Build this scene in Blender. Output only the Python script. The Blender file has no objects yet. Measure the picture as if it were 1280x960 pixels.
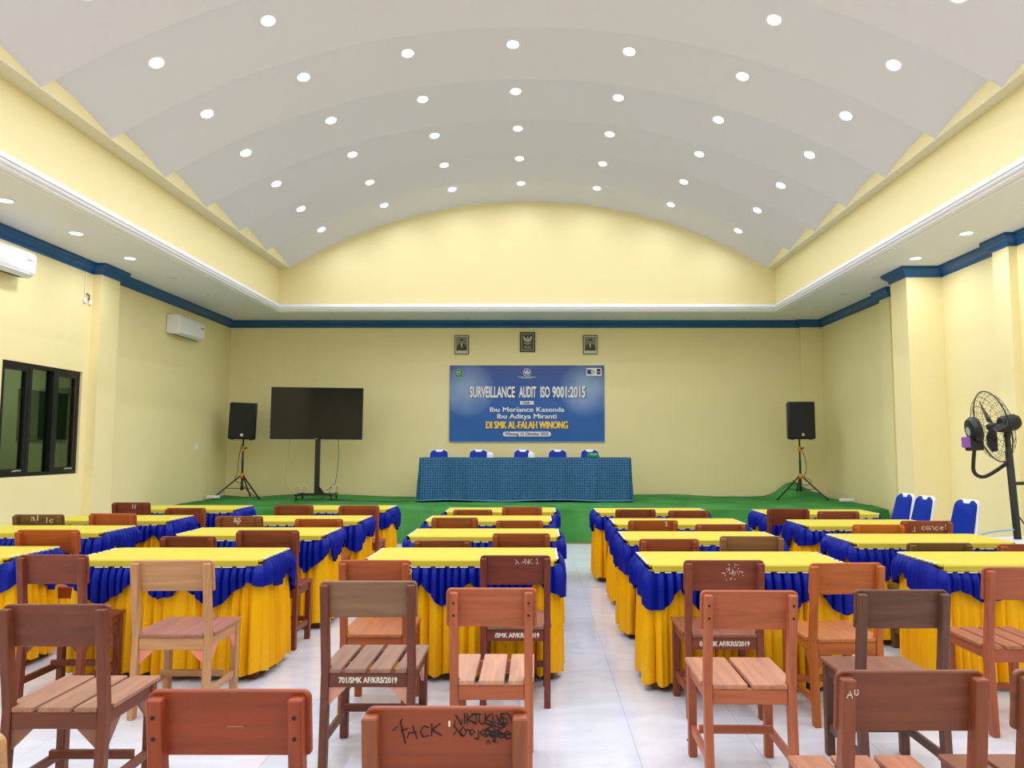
import bpy, bmesh, math, random
from mathutils import Vector, Matrix
random.seed(7)
PI = math.pi
scene = bpy.context.scene
C = scene.collection

# ------------------------------------------------------------------ camera, world, exposure
cam_d = bpy.data.cameras.new('camera'); cam = bpy.data.objects.new('camera', cam_d); C.objects.link(cam)
cam_d.sensor_fit = 'HORIZONTAL'; cam_d.sensor_width = 36.0
cam_d.lens = 950.0 * 36.0 / 1280.0
cam_d.shift_x = -30.0 / 1280.0
cam_d.clip_start = 0.05; cam_d.clip_end = 100
cam.location = (0, 0, 1.5)
cam.rotation_euler = (PI/2 + math.atan(78.0/950.0), 0, 0)
scene.camera = cam
world = bpy.data.worlds.new('world'); scene.world = world; world.use_nodes = True
world.node_tree.nodes['Background'].inputs[0].default_value = (0.35, 0.42, 0.5, 1)
world.node_tree.nodes['Background'].inputs[1].default_value = 0.4
scene.view_settings.view_transform = 'Standard'; scene.view_settings.look = 'None'
scene.view_settings.exposure = 0.0; scene.view_settings.gamma = 1.0
scene.view_settings.use_curve_mapping = False
LAMP_W = 8.7            # watts of one downlight

# ------------------------------------------------------------------ materials
def lin(c):
    def f(v):
        v /= 255.0
        return v/12.92 if v <= 0.04045 else ((v+0.055)/1.055)**2.4
    return (f(c[0]), f(c[1]), f(c[2]), 1.0)
MATS = {}
def base_mat(name):
    m = bpy.data.materials.new(name); m.use_nodes = True
    nt = m.node_tree; b = nt.nodes['Principled BSDF']
    return m, nt, b
def plain(name, rgb, rough=0.5, metal=0.0, spec=0.5, var=0.06, scale=6.0, bump=0.0, bscale=60.0, coat=0.0, sheen=0.0):
    """procedural colour with slight noise variation and fine relief"""
    if name in MATS: return MATS[name]
    m, nt, b = base_mat(name)
    tc = nt.nodes.new('ShaderNodeTexCoord'); nz = nt.nodes.new('ShaderNodeTexNoise')
    nz.inputs['Scale'].default_value = scale; nz.inputs['Detail'].default_value = 4
    nt.links.new(tc.outputs['Object'], nz.inputs['Vector'])
    mx = nt.nodes.new('ShaderNodeMix'); mx.data_type = 'RGBA'
    c = lin(rgb)
    mx.inputs['A'].default_value = tuple(min(1, v*(1-var)) for v in c[:3]) + (1,)
    mx.inputs['B'].default_value = tuple(min(1, v*(1+var)) for v in c[:3]) + (1,)
    nt.links.new(nz.outputs['Fac'], mx.inputs['Factor'])
    nt.links.new(mx.outputs['Result'], b.inputs['Base Color'])
    b.inputs['Roughness'].default_value = rough; b.inputs['Metallic'].default_value = metal
    b.inputs['Specular IOR Level'].default_value = spec
    b.inputs['Coat Weight'].default_value = coat
    b.inputs['Sheen Weight'].default_value = sheen
    if bump > 0:
        n2 = nt.nodes.new('ShaderNodeTexNoise'); n2.inputs['Scale'].default_value = bscale
        nt.links.new(tc.outputs['Object'], n2.inputs['Vector'])
        bp = nt.nodes.new('ShaderNodeBump'); bp.inputs['Strength'].default_value = bump; bp.inputs['Distance'].default_value = 0.01
        nt.links.new(n2.outputs['Fac'], bp.inputs['Height']); nt.links.new(bp.outputs['Normal'], b.inputs['Normal'])
    MATS[name] = m
    return m
def wood(rgb, axis, worn=0.3, rough=0.42):
    """varnished wood, grain along axis ('x','y','z'); worn = share of pale scuffs"""
    key = 'wood_%d_%d_%d_%s_%d' % (rgb[0], rgb[1], rgb[2], axis, int(worn*100))
    if key in MATS: return MATS[key]
    m, nt, b = base_mat(key)
    L = nt.links.new; N = nt.nodes.new
    tc = N('ShaderNodeTexCoord'); oi = N('ShaderNodeObjectInfo')
    mp = N('ShaderNodeMapping'); s = {'x': (2.2, 34, 34), 'y': (34, 2.2, 34), 'z': (34, 34, 2.2)}[axis]
    mp.inputs['Scale'].default_value = s
    ad = N('ShaderNodeVectorMath'); ad.operation = 'ADD'
    cm = N('ShaderNodeCombineXYZ'); ml = N('ShaderNodeMath'); ml.operation = 'MULTIPLY'; ml.inputs[1].default_value = 17.0
    L(oi.outputs['Random'], ml.inputs[0])
    for i in range(3): L(ml.outputs[0], cm.inputs[i])
    L(tc.outputs['Object'], ad.inputs[0]); L(cm.outputs[0], ad.inputs[1]); L(ad.outputs[0], mp.inputs['Vector'])
    n1 = N('ShaderNodeTexNoise'); n1.inputs['Scale'].default_value = 1.0; n1.inputs['Detail'].default_value = 5; n1.inputs['Distortion'].default_value = 0.6
    L(mp.outputs[0], n1.inputs['Vector'])
    cr = N('ShaderNodeValToRGB'); c = tuple(min(1, v*k) for v, k in zip(lin(rgb), (1.0, 0.93, 0.84)))
    cr.color_ramp.elements[0].position = 0.3; cr.color_ramp.elements[0].color = tuple(v*0.76 for v in c[:3]) + (1,)
    cr.color_ramp.elements[1].position = 0.72; cr.color_ramp.elements[1].color = tuple(min(1, v*1.15) for v in c[:3]) + (1,)
    L(n1.outputs['Fac'], cr.inputs[0])
    n2 = N('ShaderNodeTexNoise'); n2.inputs['Scale'].default_value = 9.0; n2.inputs['Detail'].default_value = 8; n2.inputs['Roughness'].default_value = 0.7
    L(ad.outputs[0], n2.inputs['Vector'])
    c2 = N('ShaderNodeValToRGB'); c2.color_ramp.elements[0].position = 0.60; c2.color_ramp.elements[1].position = 0.80
    L(n2.outputs['Fac'], c2.inputs[0])
    m2 = N('ShaderNodeMath'); m2.operation = 'MULTIPLY'; m2.inputs[1].default_value = worn; L(c2.outputs[0], m2.inputs[0])
    mx = N('ShaderNodeMix'); mx.data_type = 'RGBA'
    mx.inputs['B'].default_value = tuple(min(1, v*0.55+0.22) for v in c[:3]) + (1,)
    L(cr.outputs[0], mx.inputs['A']); L(m2.outputs[0], mx.inputs['Factor']); L(mx.outputs['Result'], b.inputs['Base Color'])
    b.inputs['Roughness'].default_value = rough; b.inputs['Specular IOR Level'].default_value = 0.35
    bp = N('ShaderNodeBump'); bp.inputs['Strength'].default_value = 0.12; bp.inputs['Distance'].default_value = 0.003
    L(n1.outputs['Fac'], bp.inputs['Height']); L(bp.outputs['Normal'], b.inputs['Normal'])
    MATS[key] = m
    return m
def emit(name, rgb, strength):
    if name in MATS: return MATS[name]
    m, nt, b = base_mat(name)
    b.inputs['Base Color'].default_value = (1, 1, 1, 1)
    b.inputs['Emission Color'].default_value = rgb + (1,); b.inputs['Emission Strength'].default_value = strength
    MATS[name] = m
    return m

M_WALL = plain('wall_paint', (243, 230, 174), 0.55, var=0.025, scale=1.2, bump=0.05, bscale=90)
M_CEIL = plain('ceiling_paint', (228, 226, 240), 0.6, var=0.015, scale=0.8)
M_SOFF = plain('soffit_paint', (228, 229, 234), 0.6, var=0.015, scale=0.8)
M_CORN = plain('cornice_paint', (238, 238, 246), 0.5, var=0.015)
M_LEDGE = plain('ledge_paint', (232, 226, 204), 0.6, var=0.015)
M_BLUE = plain('blue_gloss_paint', (0, 82, 142), 0.4, var=0.06)
M_GROUT = plain('grout', (176, 178, 186), 0.7, var=0.05)
M_BLACK = plain('black_plastic', (20, 21, 23), 0.45, var=0.1, bump=0.05, bscale=200)
M_BLKMET = plain('black_metal', (24, 24, 26), 0.35, var=0.1)
M_WHITE = plain('white_plastic', (238, 240, 245), 0.35, var=0.02)
M_DARK = plain('dark_slot', (22, 22, 24), 0.7)
M_CHROME = plain('steel', (200, 202, 206), 0.25, metal=1.0)
M_ORANGE = plain('orange_collar', (226, 150, 30), 0.45)
M_CABLE = plain('cable', (30, 30, 30), 0.5)
M_CABLE_Y = plain('pale_cable', (190, 180, 120), 0.5)
M_PAPER = plain('white_paper', (240, 240, 238), 0.7, var=0.02)

def cloth_mat(name, rgb, rough=0.55, sheen=0.25, var=0.12):
    if name in MATS: return MATS[name]
    m = plain(name, rgb, rough, var=var, scale=3.0, sheen=sheen, spec=0.22)
    return m
M_YEL = cloth_mat('yellow_satin', (250, 184, 8), 0.42, sheen=0.0)
M_TOP = cloth_mat('yellow_cover', (204, 190, 66), 0.6, var=0.04, sheen=0.0)
M_SWAG = cloth_mat('blue_satin', (0, 25, 146), 0.4, sheen=0.0)
M_PAD = cloth_mat('blue_upholstery', (0, 46, 158), 0.5, sheen=0.0)
M_LACE = plain('lace_edge', (225, 225, 220), 0.7)

def tile_mat():
    m, nt, b = base_mat('floor_tile'); L = nt.links.new; N = nt.nodes.new
    tc = N('ShaderNodeNewGeometry'); oi = N('ShaderNodeObjectInfo')
    n = N('ShaderNodeTexNoise'); n.inputs['Scale'].default_value = 1.7; n.inputs['Detail'].default_value = 6; n.inputs['Distortion'].default_value = 1.6
    mp = N('ShaderNodeMapping'); mp.inputs['Rotation'].default_value = (0, 0, 0.5); mp.inputs['Scale'].default_value = (1, 3.2, 1)
    L(tc.outputs['Position'], mp.inputs['Vector']); L(mp.outputs[0], n.inputs['Vector'])
    cr = N('ShaderNodeValToRGB')
    cr.color_ramp.elements[0].position = 0.35; cr.color_ramp.elements[0].color = lin((214, 217, 228))
    cr.color_ramp.elements[1].position = 0.62; cr.color_ramp.elements[1].color = lin((224, 227, 236))
    L(n.outputs['Fac'], cr.inputs[0]); L(cr.outputs[0], b.inputs['Base Color'])
    b.inputs['Roughness'].default_value = 0.13; b.inputs['Specular IOR Level'].default_value = 0.55
    return m
M_TILE = tile_mat()

def carpet_mat():
    m, nt, b = base_mat('green_carpet'); L = nt.links.new; N = nt.nodes.new
    tc = N('ShaderNodeNewGeometry'); n = N('ShaderNodeTexNoise'); n.inputs['Scale'].default_value = 1.6; n.inputs['Detail'].default_value = 7
    L(tc.outputs['Position'], n.inputs['Vector'])
    cr = N('ShaderNodeValToRGB')
    cr.color_ramp.elements[0].position = 0.35; cr.color_ramp.elements[0].color = lin((58, 126, 60))
    cr.color_ramp.elements[1].position = 0.68; cr.color_ramp.elements[1].color = lin((84, 152, 80))
    L(n.outputs['Fac'], cr.inputs[0]); L(cr.outputs[0], b.inputs['Base Color'])
    b.inputs['Roughness'].default_value = 0.9; b.inputs['Specular IOR Level'].default_value = 0.1
    n2 = N('ShaderNodeTexNoise'); n2.inputs['Scale'].default_value = 120; L(tc.outputs['Position'], n2.inputs['Vector'])
    bp = N('ShaderNodeBump'); bp.inputs['Strength'].default_value = 0.4; bp.inputs['Distance'].default_value = 0.01
    L(n2.outputs['Fac'], bp.inputs['Height']); L(bp.outputs['Normal'], b.inputs['Normal'])
    return m
M_CARPET = carpet_mat()

def batik_mat():
    m, nt, b = base_mat('blue_batik'); L = nt.links.new; N = nt.nodes.new
    uv = N('ShaderNodeUVMap'); mp = N('ShaderNodeMapping'); mp.inputs['Scale'].default_value = (1, 1, 1)
    L(uv.outputs[0], mp.inputs['Vector'])
    br = N('ShaderNodeTexBrick'); br.inputs['Scale'].default_value = 1.0
    br.offset = 0.0; br.inputs['Brick Width'].default_value = 0.044; br.inputs['Row Height'].default_value = 0.044; br.inputs['Mortar Size'].default_value = 0.006
    br.inputs['Color1'].default_value = lin((8, 48, 92)); br.inputs['Color2'].default_value = lin((12, 66, 116)); br.inputs['Mortar'].default_value = lin((52, 120, 164))
    L(mp.outputs[0], br.inputs['Vector'])
    vo = N('ShaderNodeTexVoronoi'); vo.inputs['Scale'].default_value = 26; L(mp.outputs[0], vo.inputs['Vector'])
    cr = N('ShaderNodeValToRGB'); cr.color_ramp.elements[0].position = 0.18; cr.color_ramp.elements[0].color = (1, 1, 1, 1)
    cr.color_ramp.elements[1].position = 0.3; cr.color_ramp.elements[1].color = (0, 0, 0, 1)
    L(vo.outputs['Distance'], cr.inputs[0])
    mx = N('ShaderNodeMix'); mx.data_type = 'RGBA'; mx.inputs['B'].default_value = lin((70, 140, 190))
    ml = N('ShaderNodeMath'); ml.operation = 'MULTIPLY'; ml.inputs[1].default_value = 0.4; L(cr.outputs[0], ml.inputs[0])
    L(br.outputs['Color'], mx.inputs['A']); L(ml.outputs[0], mx.inputs['Factor']); L(mx.outputs['Result'], b.inputs['Base Color'])
    b.inputs['Roughness'].default_value = 0.7
    return m
M_BATIK = batik_mat()

def banner_mat():
    m, nt, b = base_mat('banner_vinyl'); L = nt.links.new; N = nt.nodes.new
    tc = N('ShaderNodeTexCoord'); sx = N('ShaderNodeSeparateXYZ'); L(tc.outputs['Object'], sx.inputs[0])
    # printed design: deep blue foot, violet blue head, pale cloudy patches at both sides
    mr = N('ShaderNodeMapRange'); mr.inputs['From Min'].default_value = -0.75; mr.inputs['From Max'].default_value = 0.75; L(sx.outputs['Z'], mr.inputs['Value'])
    cr = N('ShaderNodeValToRGB')
    cr.color_ramp.elements[0].color = lin((14, 98, 178)); cr.color_ramp.elements[1].color = lin((62, 84, 158))
    e = cr.color_ramp.elements.new(0.5); e.color = lin((34, 96, 176))
    L(mr.outputs[0], cr.inputs[0])
    n = N('ShaderNodeTexNoise'); n.inputs['Scale'].default_value = 1.6; n.inputs['Detail'].default_value = 2; L(tc.outputs['Object'], n.inputs['Vector'])
    ab = N('ShaderNodeMath'); ab.operation = 'ABSOLUTE'; L(sx.outputs['X'], ab.inputs[0])
    d1 = N('ShaderNodeMath'); d1.operation = 'SUBTRACT'; d1.inputs[1].default_value = 1.18; L(ab.outputs[0], d1.inputs[0])
    d2 = N('ShaderNodeMath'); d2.operation = 'MULTIPLY'; L(d1.outputs[0], d2.inputs[0]); L(d1.outputs[0], d2.inputs[1])
    d3 = N('ShaderNodeMath'); d3.operation = 'MULTIPLY'; d3.inputs[1].default_value = 3.5; L(d2.outputs[0], d3.inputs[0])
    z1 = N('ShaderNodeMath'); z1.operation = 'SUBTRACT'; z1.inputs[1].default_value = 0.28; L(sx.outputs['Z'], z1.inputs[0])
    z2 = N('ShaderNodeMath'); z2.operation = 'MULTIPLY'; L(z1.outputs[0], z2.inputs[0]); L(z1.outputs[0], z2.inputs[1])
    z3 = N('ShaderNodeMath'); z3.operation = 'MULTIPLY'; z3.inputs[1].default_value = 3.5; L(z2.outputs[0], z3.inputs[0])
    sm = N('ShaderNodeMath'); sm.operation = 'ADD'; L(d3.outputs[0], sm.inputs[0]); L(z3.outputs[0], sm.inputs[1])
    iv = N('ShaderNodeMapRange'); iv.inputs['From Min'].default_value = 0.0; iv.inputs['From Max'].default_value = 1.1; iv.inputs['To Min'].default_value = 1.0; iv.inputs['To Max'].default_value = 0.0
    L(sm.outputs[0], iv.inputs['Value'])
    mm = N('ShaderNodeMath'); mm.operation = 'MULTIPLY'; L(iv.outputs[0], mm.inputs[0]); L(n.outputs['Fac'], mm.inputs[1])
    mx = N('ShaderNodeMix'); mx.data_type = 'RGBA'; mx.inputs['B'].default_value = lin((176, 202, 230))
    L(cr.outputs[0], mx.inputs['A']); L(mm.outputs[0], mx.inputs['Factor']); L(mx.outputs['Result'], b.inputs['Base Color'])
    b.inputs['Roughness'].default_value = 0.38
    return m
M_BANNER = banner_mat()

def glass_mat():
    m, nt, b = base_mat('tinted_glass'); L = nt.links.new; N = nt.nodes.new
    out = nt.nodes['Material Output']; nt.nodes.remove(b)
    tr = N('ShaderNodeBsdfTransparent'); tr.inputs[0].default_value = (0.66, 0.76, 0.66, 1)
    gl = N('ShaderNodeBsdfGlossy'); gl.inputs['Roughness'].default_value = 0.01; gl.inputs[0].default_value = (0.9, 1, 0.92, 1)
    lw = N('ShaderNodeLayerWeight'); lw.inputs[0].default_value = 0.5
    pw = N('ShaderNodeMath'); pw.operation = 'POWER'; pw.inputs[1].default_value = 4.0; L(lw.outputs['Facing'], pw.inputs[0])
    fr = N('ShaderNodeMath'); fr.operation = 'MULTIPLY_ADD'; fr.inputs[1].default_value = 0.7; fr.inputs[2].default_value = 0.03; L(pw.outputs[0], fr.inputs[0])
    mx = N('ShaderNodeMixShader'); L(fr.outputs[0], mx.inputs[0]); L(tr.outputs[0], mx.inputs[1]); L(gl.outputs[0], mx.inputs[2])
    L(mx.outputs[0], out.inputs[0])
    return m
M_GLASS = glass_mat()
M_SCREEN = plain('tv_screen', (12, 18, 17), 0.08, spec=0.35, var=0.05)

# ------------------------------------------------------------------ mesh helpers
class MB:
    def __init__(s): s.v = []; s.f = []; s.uv = None
    def add(s, vs, fs):
        o = len(s.v); s.v += [tuple(p) for p in vs]; s.f += [tuple(i+o for i in f) for f in fs]; return s
    def box(s, x0, x1, y0, y1, z0, z1):
        return s.add([(x0,y0,z0),(x1,y0,z0),(x1,y1,z0),(x0,y1,z0),(x0,y0,z1),(x1,y0,z1),(x1,y1,z1),(x0,y1,z1)],
                     [(0,3,2,1),(4,5,6,7),(0,1,5,4),(1,2,6,5),(2,3,7,6),(3,0,4,7)])
    def prism(s, poly, a0, a1, axis):
        """poly of 2-D points; axis 'x': poly=(y,z), 'y': poly=(x,z), 'z': poly=(x,y)"""
        n = len(poly)
        def P(p, a):
            return {'x': (a, p[0], p[1]), 'y': (p[0], a, p[1]), 'z': (p[0], p[1], a)}[axis]
        vs = [P(p, a0) for p in poly] + [P(p, a1) for p in poly]
        fs = [tuple(range(n))[::-1], tuple(range(n, 2*n))] + [(i, (i+1) % n, n+(i+1) % n, n+i) for i in range(n)]
        return s.add(vs, fs)
    def tube(s, pts, r, n=8, closed=False):
        pts = [Vector(p) for p in pts]; m = len(pts); rings = []
        up = None
        for i, p in enumerate(pts):
            if closed: t = (pts[(i+1) % m] - pts[i-1])
            else: t = pts[min(i+1, m-1)] - pts[max(i-1, 0)]
            t.normalize()
            if up is None: up = Vector((0,0,1)) if abs(t.z) < 0.9 else Vector((1,0,0))
            a = t.cross(up)
            if a.length < 1e-4: a = t.cross(Vector((0,1,0)))
            a.normalize(); b_ = a.cross(t); up = b_
            rr = r[i] if isinstance(r, (list, tuple)) else r
            rings.append([p + (a*math.cos(2*PI*k/n) + b_*math.sin(2*PI*k/n))*rr for k in range(n)])
        vs = [q for rg in rings for q in rg]; fs = []
        for i in range(m if closed else m-1):
            j = (i+1) % m
            for k in range(n):
                fs.append((i*n+k, i*n+(k+1) % n, j*n+(k+1) % n, j*n+k))
        if not closed: fs += [tuple(range(n))[::-1], tuple((m-1)*n+k for k in range(n))]
        return s.add(vs, fs)
    def lathe(s, prof, n=24, origin=(0,0,0), axis=(0,0,1)):
        """prof of (radius, height) along axis"""
        q = Vector((0,0,1)).rotation_difference(Vector(axis).normalized()); o = Vector(origin); vs = []; fs = []
        m = len(prof)
        for (r, h) in prof:
            for k in range(n):
                a = 2*PI*k/n; vs.append(o + q @ Vector((r*math.cos(a), r*math.sin(a), h)))
        for i in range(m-1):
            for k in range(n): fs.append((i*n+k, i*n+(k+1) % n, (i+1)*n+(k+1) % n, (i+1)*n+k))
        fs += [tuple(range(n))[::-1], tuple((m-1)*n+k for k in range(n))]
        return s.add(vs, fs)
    def grid(s, P, nu, nv, closed_u=False):
        vs = [P(i, j) for j in range(nv) for i in range(nu)]; fs = []
        for j in range(nv-1):
            for i in range(nu if closed_u else nu-1):
                k = (i+1) % nu
                fs.append((j*nu+i, j*nu+k, (j+1)*nu+k, (j+1)*nu+i))
        return s.add(vs, fs)
    def mesh(s, name, mat, bevel=0.0, smooth=False, fixn=True):
        me = bpy.data.meshes.new(name); me.from_pydata(s.v, [], s.f); me.update()
        bm = bmesh.new(); bm.from_mesh(me)
        if fixn: bmesh.ops.recalc_face_normals(bm, faces=bm.faces)
        if bevel > 0:
            ed = [e for e in bm.edges if len(e.link_faces) == 2 and e.calc_face_angle(0) > 0.6]
            bmesh.ops.bevel(bm, geom=ed, offset=bevel, segments=1, affect='EDGES', clamp_overlap=True)
        if smooth:
            for f in bm.faces: f.smooth = True
            for e in bm.edges:
                if len(e.link_faces) == 2 and e.calc_face_angle(0) > 0.7: e.smooth = False
        bm.to_mesh(me); bm.free()
        me.materials.append(mat)
        return me
    def build(s, name, mat, parent=None, bevel=0.0, smooth=False, loc=None, rot=None, fixn=True):
        return link(name, s.mesh(name, mat, bevel, smooth, fixn), parent, loc, rot)
def link(name, me, parent=None, loc=None, rot=None):
    o = bpy.data.objects.new(name, me); C.objects.link(o); o.parent = parent
    if loc: o.location = loc
    if rot: o.rotation_euler = rot
    return o
def tag(o, label, cat, group=None):
    o['label'] = label; o['category'] = cat
    if group: o['group'] = group
    return o
def thing(name, label, cat, loc=(0,0,0), rot=(0,0,0), group=None):
    o = bpy.data.objects.new(name, None); C.objects.link(o); o.location = loc; o.rotation_euler = rot; o.empty_display_size = 0.1
    return tag(o, label, cat, group)
def struct(o, label=None):
    o['kind'] = 'structure'
    if label: o['label'] = label
    return o
def bx(name, mat, x0, x1, y0, y1, z0, z1, parent=None, bevel=0.0):
    return MB().box(x0, x1, y0, y1, z0, z1).build(name, mat, parent, bevel)
def rrect(w, h, r, n=4, cx=0, cy=0):
    pts = []
    for (sx, sy, a0) in ((1,-1,-PI/2), (1,1,0), (-1,1,PI/2), (-1,-1,PI)):
        for k in range(n+1):
            a = a0 + PI/2*k/n
            pts.append((cx + sx*(w/2-r) + r*math.cos(a), cy + sy*(h/2-r) + r*math.sin(a)))
    return pts
def text(s, size, mat, parent, loc, rot=(PI/2,0,0), sx=1.0, bold=0.0, name='lettering', depth=0.0006, align='CENTER', width=None, space=1.0, thick=0.0):
    cu = bpy.data.curves.new(name, 'FONT'); cu.body = s; cu.size = size; cu.align_x = align; cu.align_y = 'CENTER'
    cu.offset = bold; cu.extrude = depth; cu.space_character = space; cu.resolution_u = 3
    o = bpy.data.objects.new(name, cu); C.objects.link(o)
    bpy.context.view_layer.update()
    me = bpy.data.meshes.new_from_object(o.evaluated_get(bpy.context.evaluated_depsgraph_get()))
    C.objects.unlink(o); bpy.data.objects.remove(o)
    if width:
        xs = [v.co.x for v in me.vertices]; sx = width/(max(xs)-min(xs))
    for v in me.vertices: v.co.x *= sx
    if thick:
        bm = bmesh.new(); bm.from_mesh(me); base = bm.verts[:] + bm.edges[:] + bm.faces[:]
        for dx in (-thick, thick):
            d = bmesh.ops.duplicate(bm, geom=base)
            bmesh.ops.translate(bm, verts=[g for g in d['geom'] if isinstance(g, bmesh.types.BMVert)], vec=(dx, 0, abs(dx)*0.05 + dx*0.02))
        bm.to_mesh(me); bm.free()
    me.materials.clear(); me.materials.append(mat)
    return link(name, me, parent, loc, rot)
def strokes(lines, wd, y, mat, parent, name='scrawl'):
    """hand-drawn strokes on a vertical face (local x,z) as thin raised ribbons"""
    mb = MB()
    for ln in lines:
        for (a, b_) in zip(ln[:-1], ln[1:]):
            d = Vector((b_[0]-a[0], b_[1]-a[1]));
            if d.length < 1e-5: continue
            d.normalize(); n = Vector((-d.y, d.x))*wd/2; e = d*wd*0.3
            q = [(a[0]-e.x+n.x, a[1]-e.y+n.y), (a[0]-e.x-n.x, a[1]-e.y-n.y), (b_[0]+e.x-n.x, b_[1]+e.y-n.y), (b_[0]+e.x+n.x, b_[1]+e.y+n.y)]
            mb.prism(q, y(a[1])-0.0012, y(a[1])+0.0012, 'y') if callable(y) else mb.prism(q, y-0.0008, y+0.0004, 'y')
    return mb.build(name, mat, parent)
def sweep(path, prof, closed, side=1):
    """sweep profile (offset, z) along a horizontal path; offset towards the right of travel * side"""
    n = len(path); mb = MB(); P = [Vector((p[0], p[1])) for p in path]
    offs = []
    for i in range(n):
        def nrm(a, b_):
            d = (b_-a).normalized(); return Vector((d.y, -d.x))*side
        if closed or 0 < i < n-1:
            n1 = nrm(P[i-1], P[i]); n2 = nrm(P[i], P[(i+1) % n]); m = (n1+n2)/(1+n1.dot(n2))
        elif i == 0: m = nrm(P[0], P[1])
        else: m = nrm(P[-2], P[-1])
        offs.append(m)
    k = len(prof); vs = []; fs = []
    for i in range(n):
        for (o, z) in prof:
            q = P[i] + offs[i]*o; vs.append((q.x, q.y, z))
    for i in range(n if closed else n-1):
        j = (i+1) % n
        for a in range(k):
            b_ = (a+1) % k
            fs.append((i*k+a, i*k+b_, j*k+b_, j*k+a))
    if not closed: fs += [tuple(range(k)), tuple((n-1)*k+a for a in range(k))[::-1]]
    return mb.add(vs, fs)

# ------------------------------------------------------------------ the hall
XL, XR, YB, YN = -6.12, 5.70, 15.10, -3.8     # inner faces of the walls
ZS = 4.01                                       # soffit height
OXL, OXR, OYB, OYN = -4.79, 4.46, 13.95, -2.8  # opening of the raised ceiling

# floor: slab, tiles
floor = struct(bx('floor', M_GROUT, XL, XR, YN, YB, -0.12, -0.0035), 'white polished tile floor of the hall')
tm = MB().box(-0.2992, 0.2992, -0.2992, 0.2992, -0.012, 0.0).mesh('tile', M_TILE, bevel=0.0012)
cells = []
ix0 = -11; ny = int((YB-YN)/0.6)+1
for i in range(-11, 9):
    for j in range(ny):
        cx = 0.50 + 0.6*i + 0.3; cy = YN + 0.6*j + 0.3
        cells.append((cx, cy))
def tile_rank(c):
    inview = c[1] > 2.4 and c[1] < 11.9 and abs(c[0]-(-0.02*c[1])) < 0.70*c[1]+0.3
    return (0 if inview else 1, c[1])
cells.sort(key=tile_rank)
rest = MB(); cnt = 0
for (cx, cy) in cells:
    x0, x1, y0, y1 = cx-0.2992, cx+0.2992, cy-0.2992, cy+0.2992
    inside = x0 > XL and x1 < XR and y1 < YB
    if inside and cnt < 300:
        o = link('tile', tm, floor, (cx, cy, 0)); cnt += 1
    else:
        x0 = max(x0, XL); x1 = min(x1, XR); y1 = min(y1, YB)
        if x1 - x0 > 0.01 and y1-y0 > 0.01: rest.box(x0, x1, y0, y1, -0.012, 0.0)
ro = rest.build('tile_field', M_TILE, floor); ro['kind'] = 'stuff'

# walls
T = 0.18
WY0, WY1, WZ0, WZ1 = 8.67, 10.21, 1.14, 2.50     # window in the left wall
w = MB()
w.box(XL-T, XL, YN, WY0, 0, ZS+0.05); w.box(XL-T, XL, WY1, YB, 0, ZS+0.05)
w.box(XL-T, XL, WY0, WY1, 0, WZ0); w.box(XL-T, XL, WY0, WY1, WZ1, ZS+0.05)
wl = struct(w.build('wall_left', M_WALL), 'pale yellow side wall with the black-framed window')
bx('pilaster', M_WALL, XL, -6.0, 10.35, 10.81, 0, ZS, wl)
wr = struct(bx('wall_right', M_WALL, XR, XR+T, YN, YB, 0, ZS+0.05), 'pale yellow side wall behind the standing fan')
bx('column', M_WALL, 5.20, XR, 10.52, 11.00, 0, ZS, wr)
bx('pilaster', M_WALL, 5.60, XR, 8.85, 9.17, 0, ZS, wr)
bx('pilaster', M_WALL, 5.60, XR, 11.90, 12.25, 0, ZS, wr)
wb = struct(bx('wall_back', M_WALL, XL-T, XR+T, YB, YB+T, 0, ZS+0.05), 'pale yellow wall behind the stage')
bx('pilaster', M_WALL, 5.27, XR, YB-0.08, YB, 0, ZS, wb)
struct(bx('wall_front', M_WALL, XL-T, XR+T, YN-T, YN, 0, ZS+0.05), 'pale yellow wall behind the viewpoint')

# flat soffit ring
so = MB()
so.box(XL-T, OXL, YN-T, YB+T, ZS, ZS+0.06); so.box(OXR, XR+T, YN-T, YB+T, ZS, ZS+0.06)
so.box(OXL, OXR, OYB, YB+T, ZS, ZS+0.06); so.box(OXL, OXR, YN-T, OYN, ZS, ZS+0.06)
ceil = struct(so.build('ceiling', M_SOFF), 'white lowered ceiling border around the raised vault')

# raised walls and ledge under the vault
VXL, VXR, ZV = -4.585, 4.315, 4.80
VC, VH = (VXL+VXR)/2, (VXR-VXL)/2
SAG, RISE, STRIP, YV = 1.26, 0.18, 1.18, 13.87
VR = (VH*VH + SAG*SAG)/(2*SAG)
def arch(x): return ZV + 0.012 + SAG - (VR - math.sqrt(VR*VR - (x-VC)**2))
struct(bx('wall_upper_left', M_WALL, OXL-0.1, OXL, OYN, OYB, ZS+0.06, ZV), 'yellow upper wall below the vault, left side')
struct(bx('wall_upper_right', M_WALL, OXR, OXR+0.1, OYN, OYB, ZS+0.06, ZV), 'yellow upper wall below the vault, right side')
struct(bx('wall_upper_back', M_WALL, OXL-0.1, OXR+0.1, OYB, OYB+0.1, ZS+0.06, 6.7), 'yellow arched wall under the far end of the vault')
struct(bx('wall_upper_front', M_WALL, OXL-0.1, OXR+0.1, OYN-0.1, OYN, ZS+0.06, 6.7), 'yellow arched wall behind the viewpoint')
for nm, a, b_, c_, lb in (('trim_1', OXL-0.1, VXL, VXL-0.08, 'left'), ('trim_2', VXR, OXR+0.1, VXR, 'right')):
    l = struct(bx(nm, M_LEDGE, a, b_, OYN, OYB, ZV, ZV+0.015), 'cream ledge under the %s edge of the vault' % lb)
    bx('ledge_upstand', M_WALL, c_, c_+0.08, OYN, OYB, ZV+0.015, ZV+0.32, l)

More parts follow.
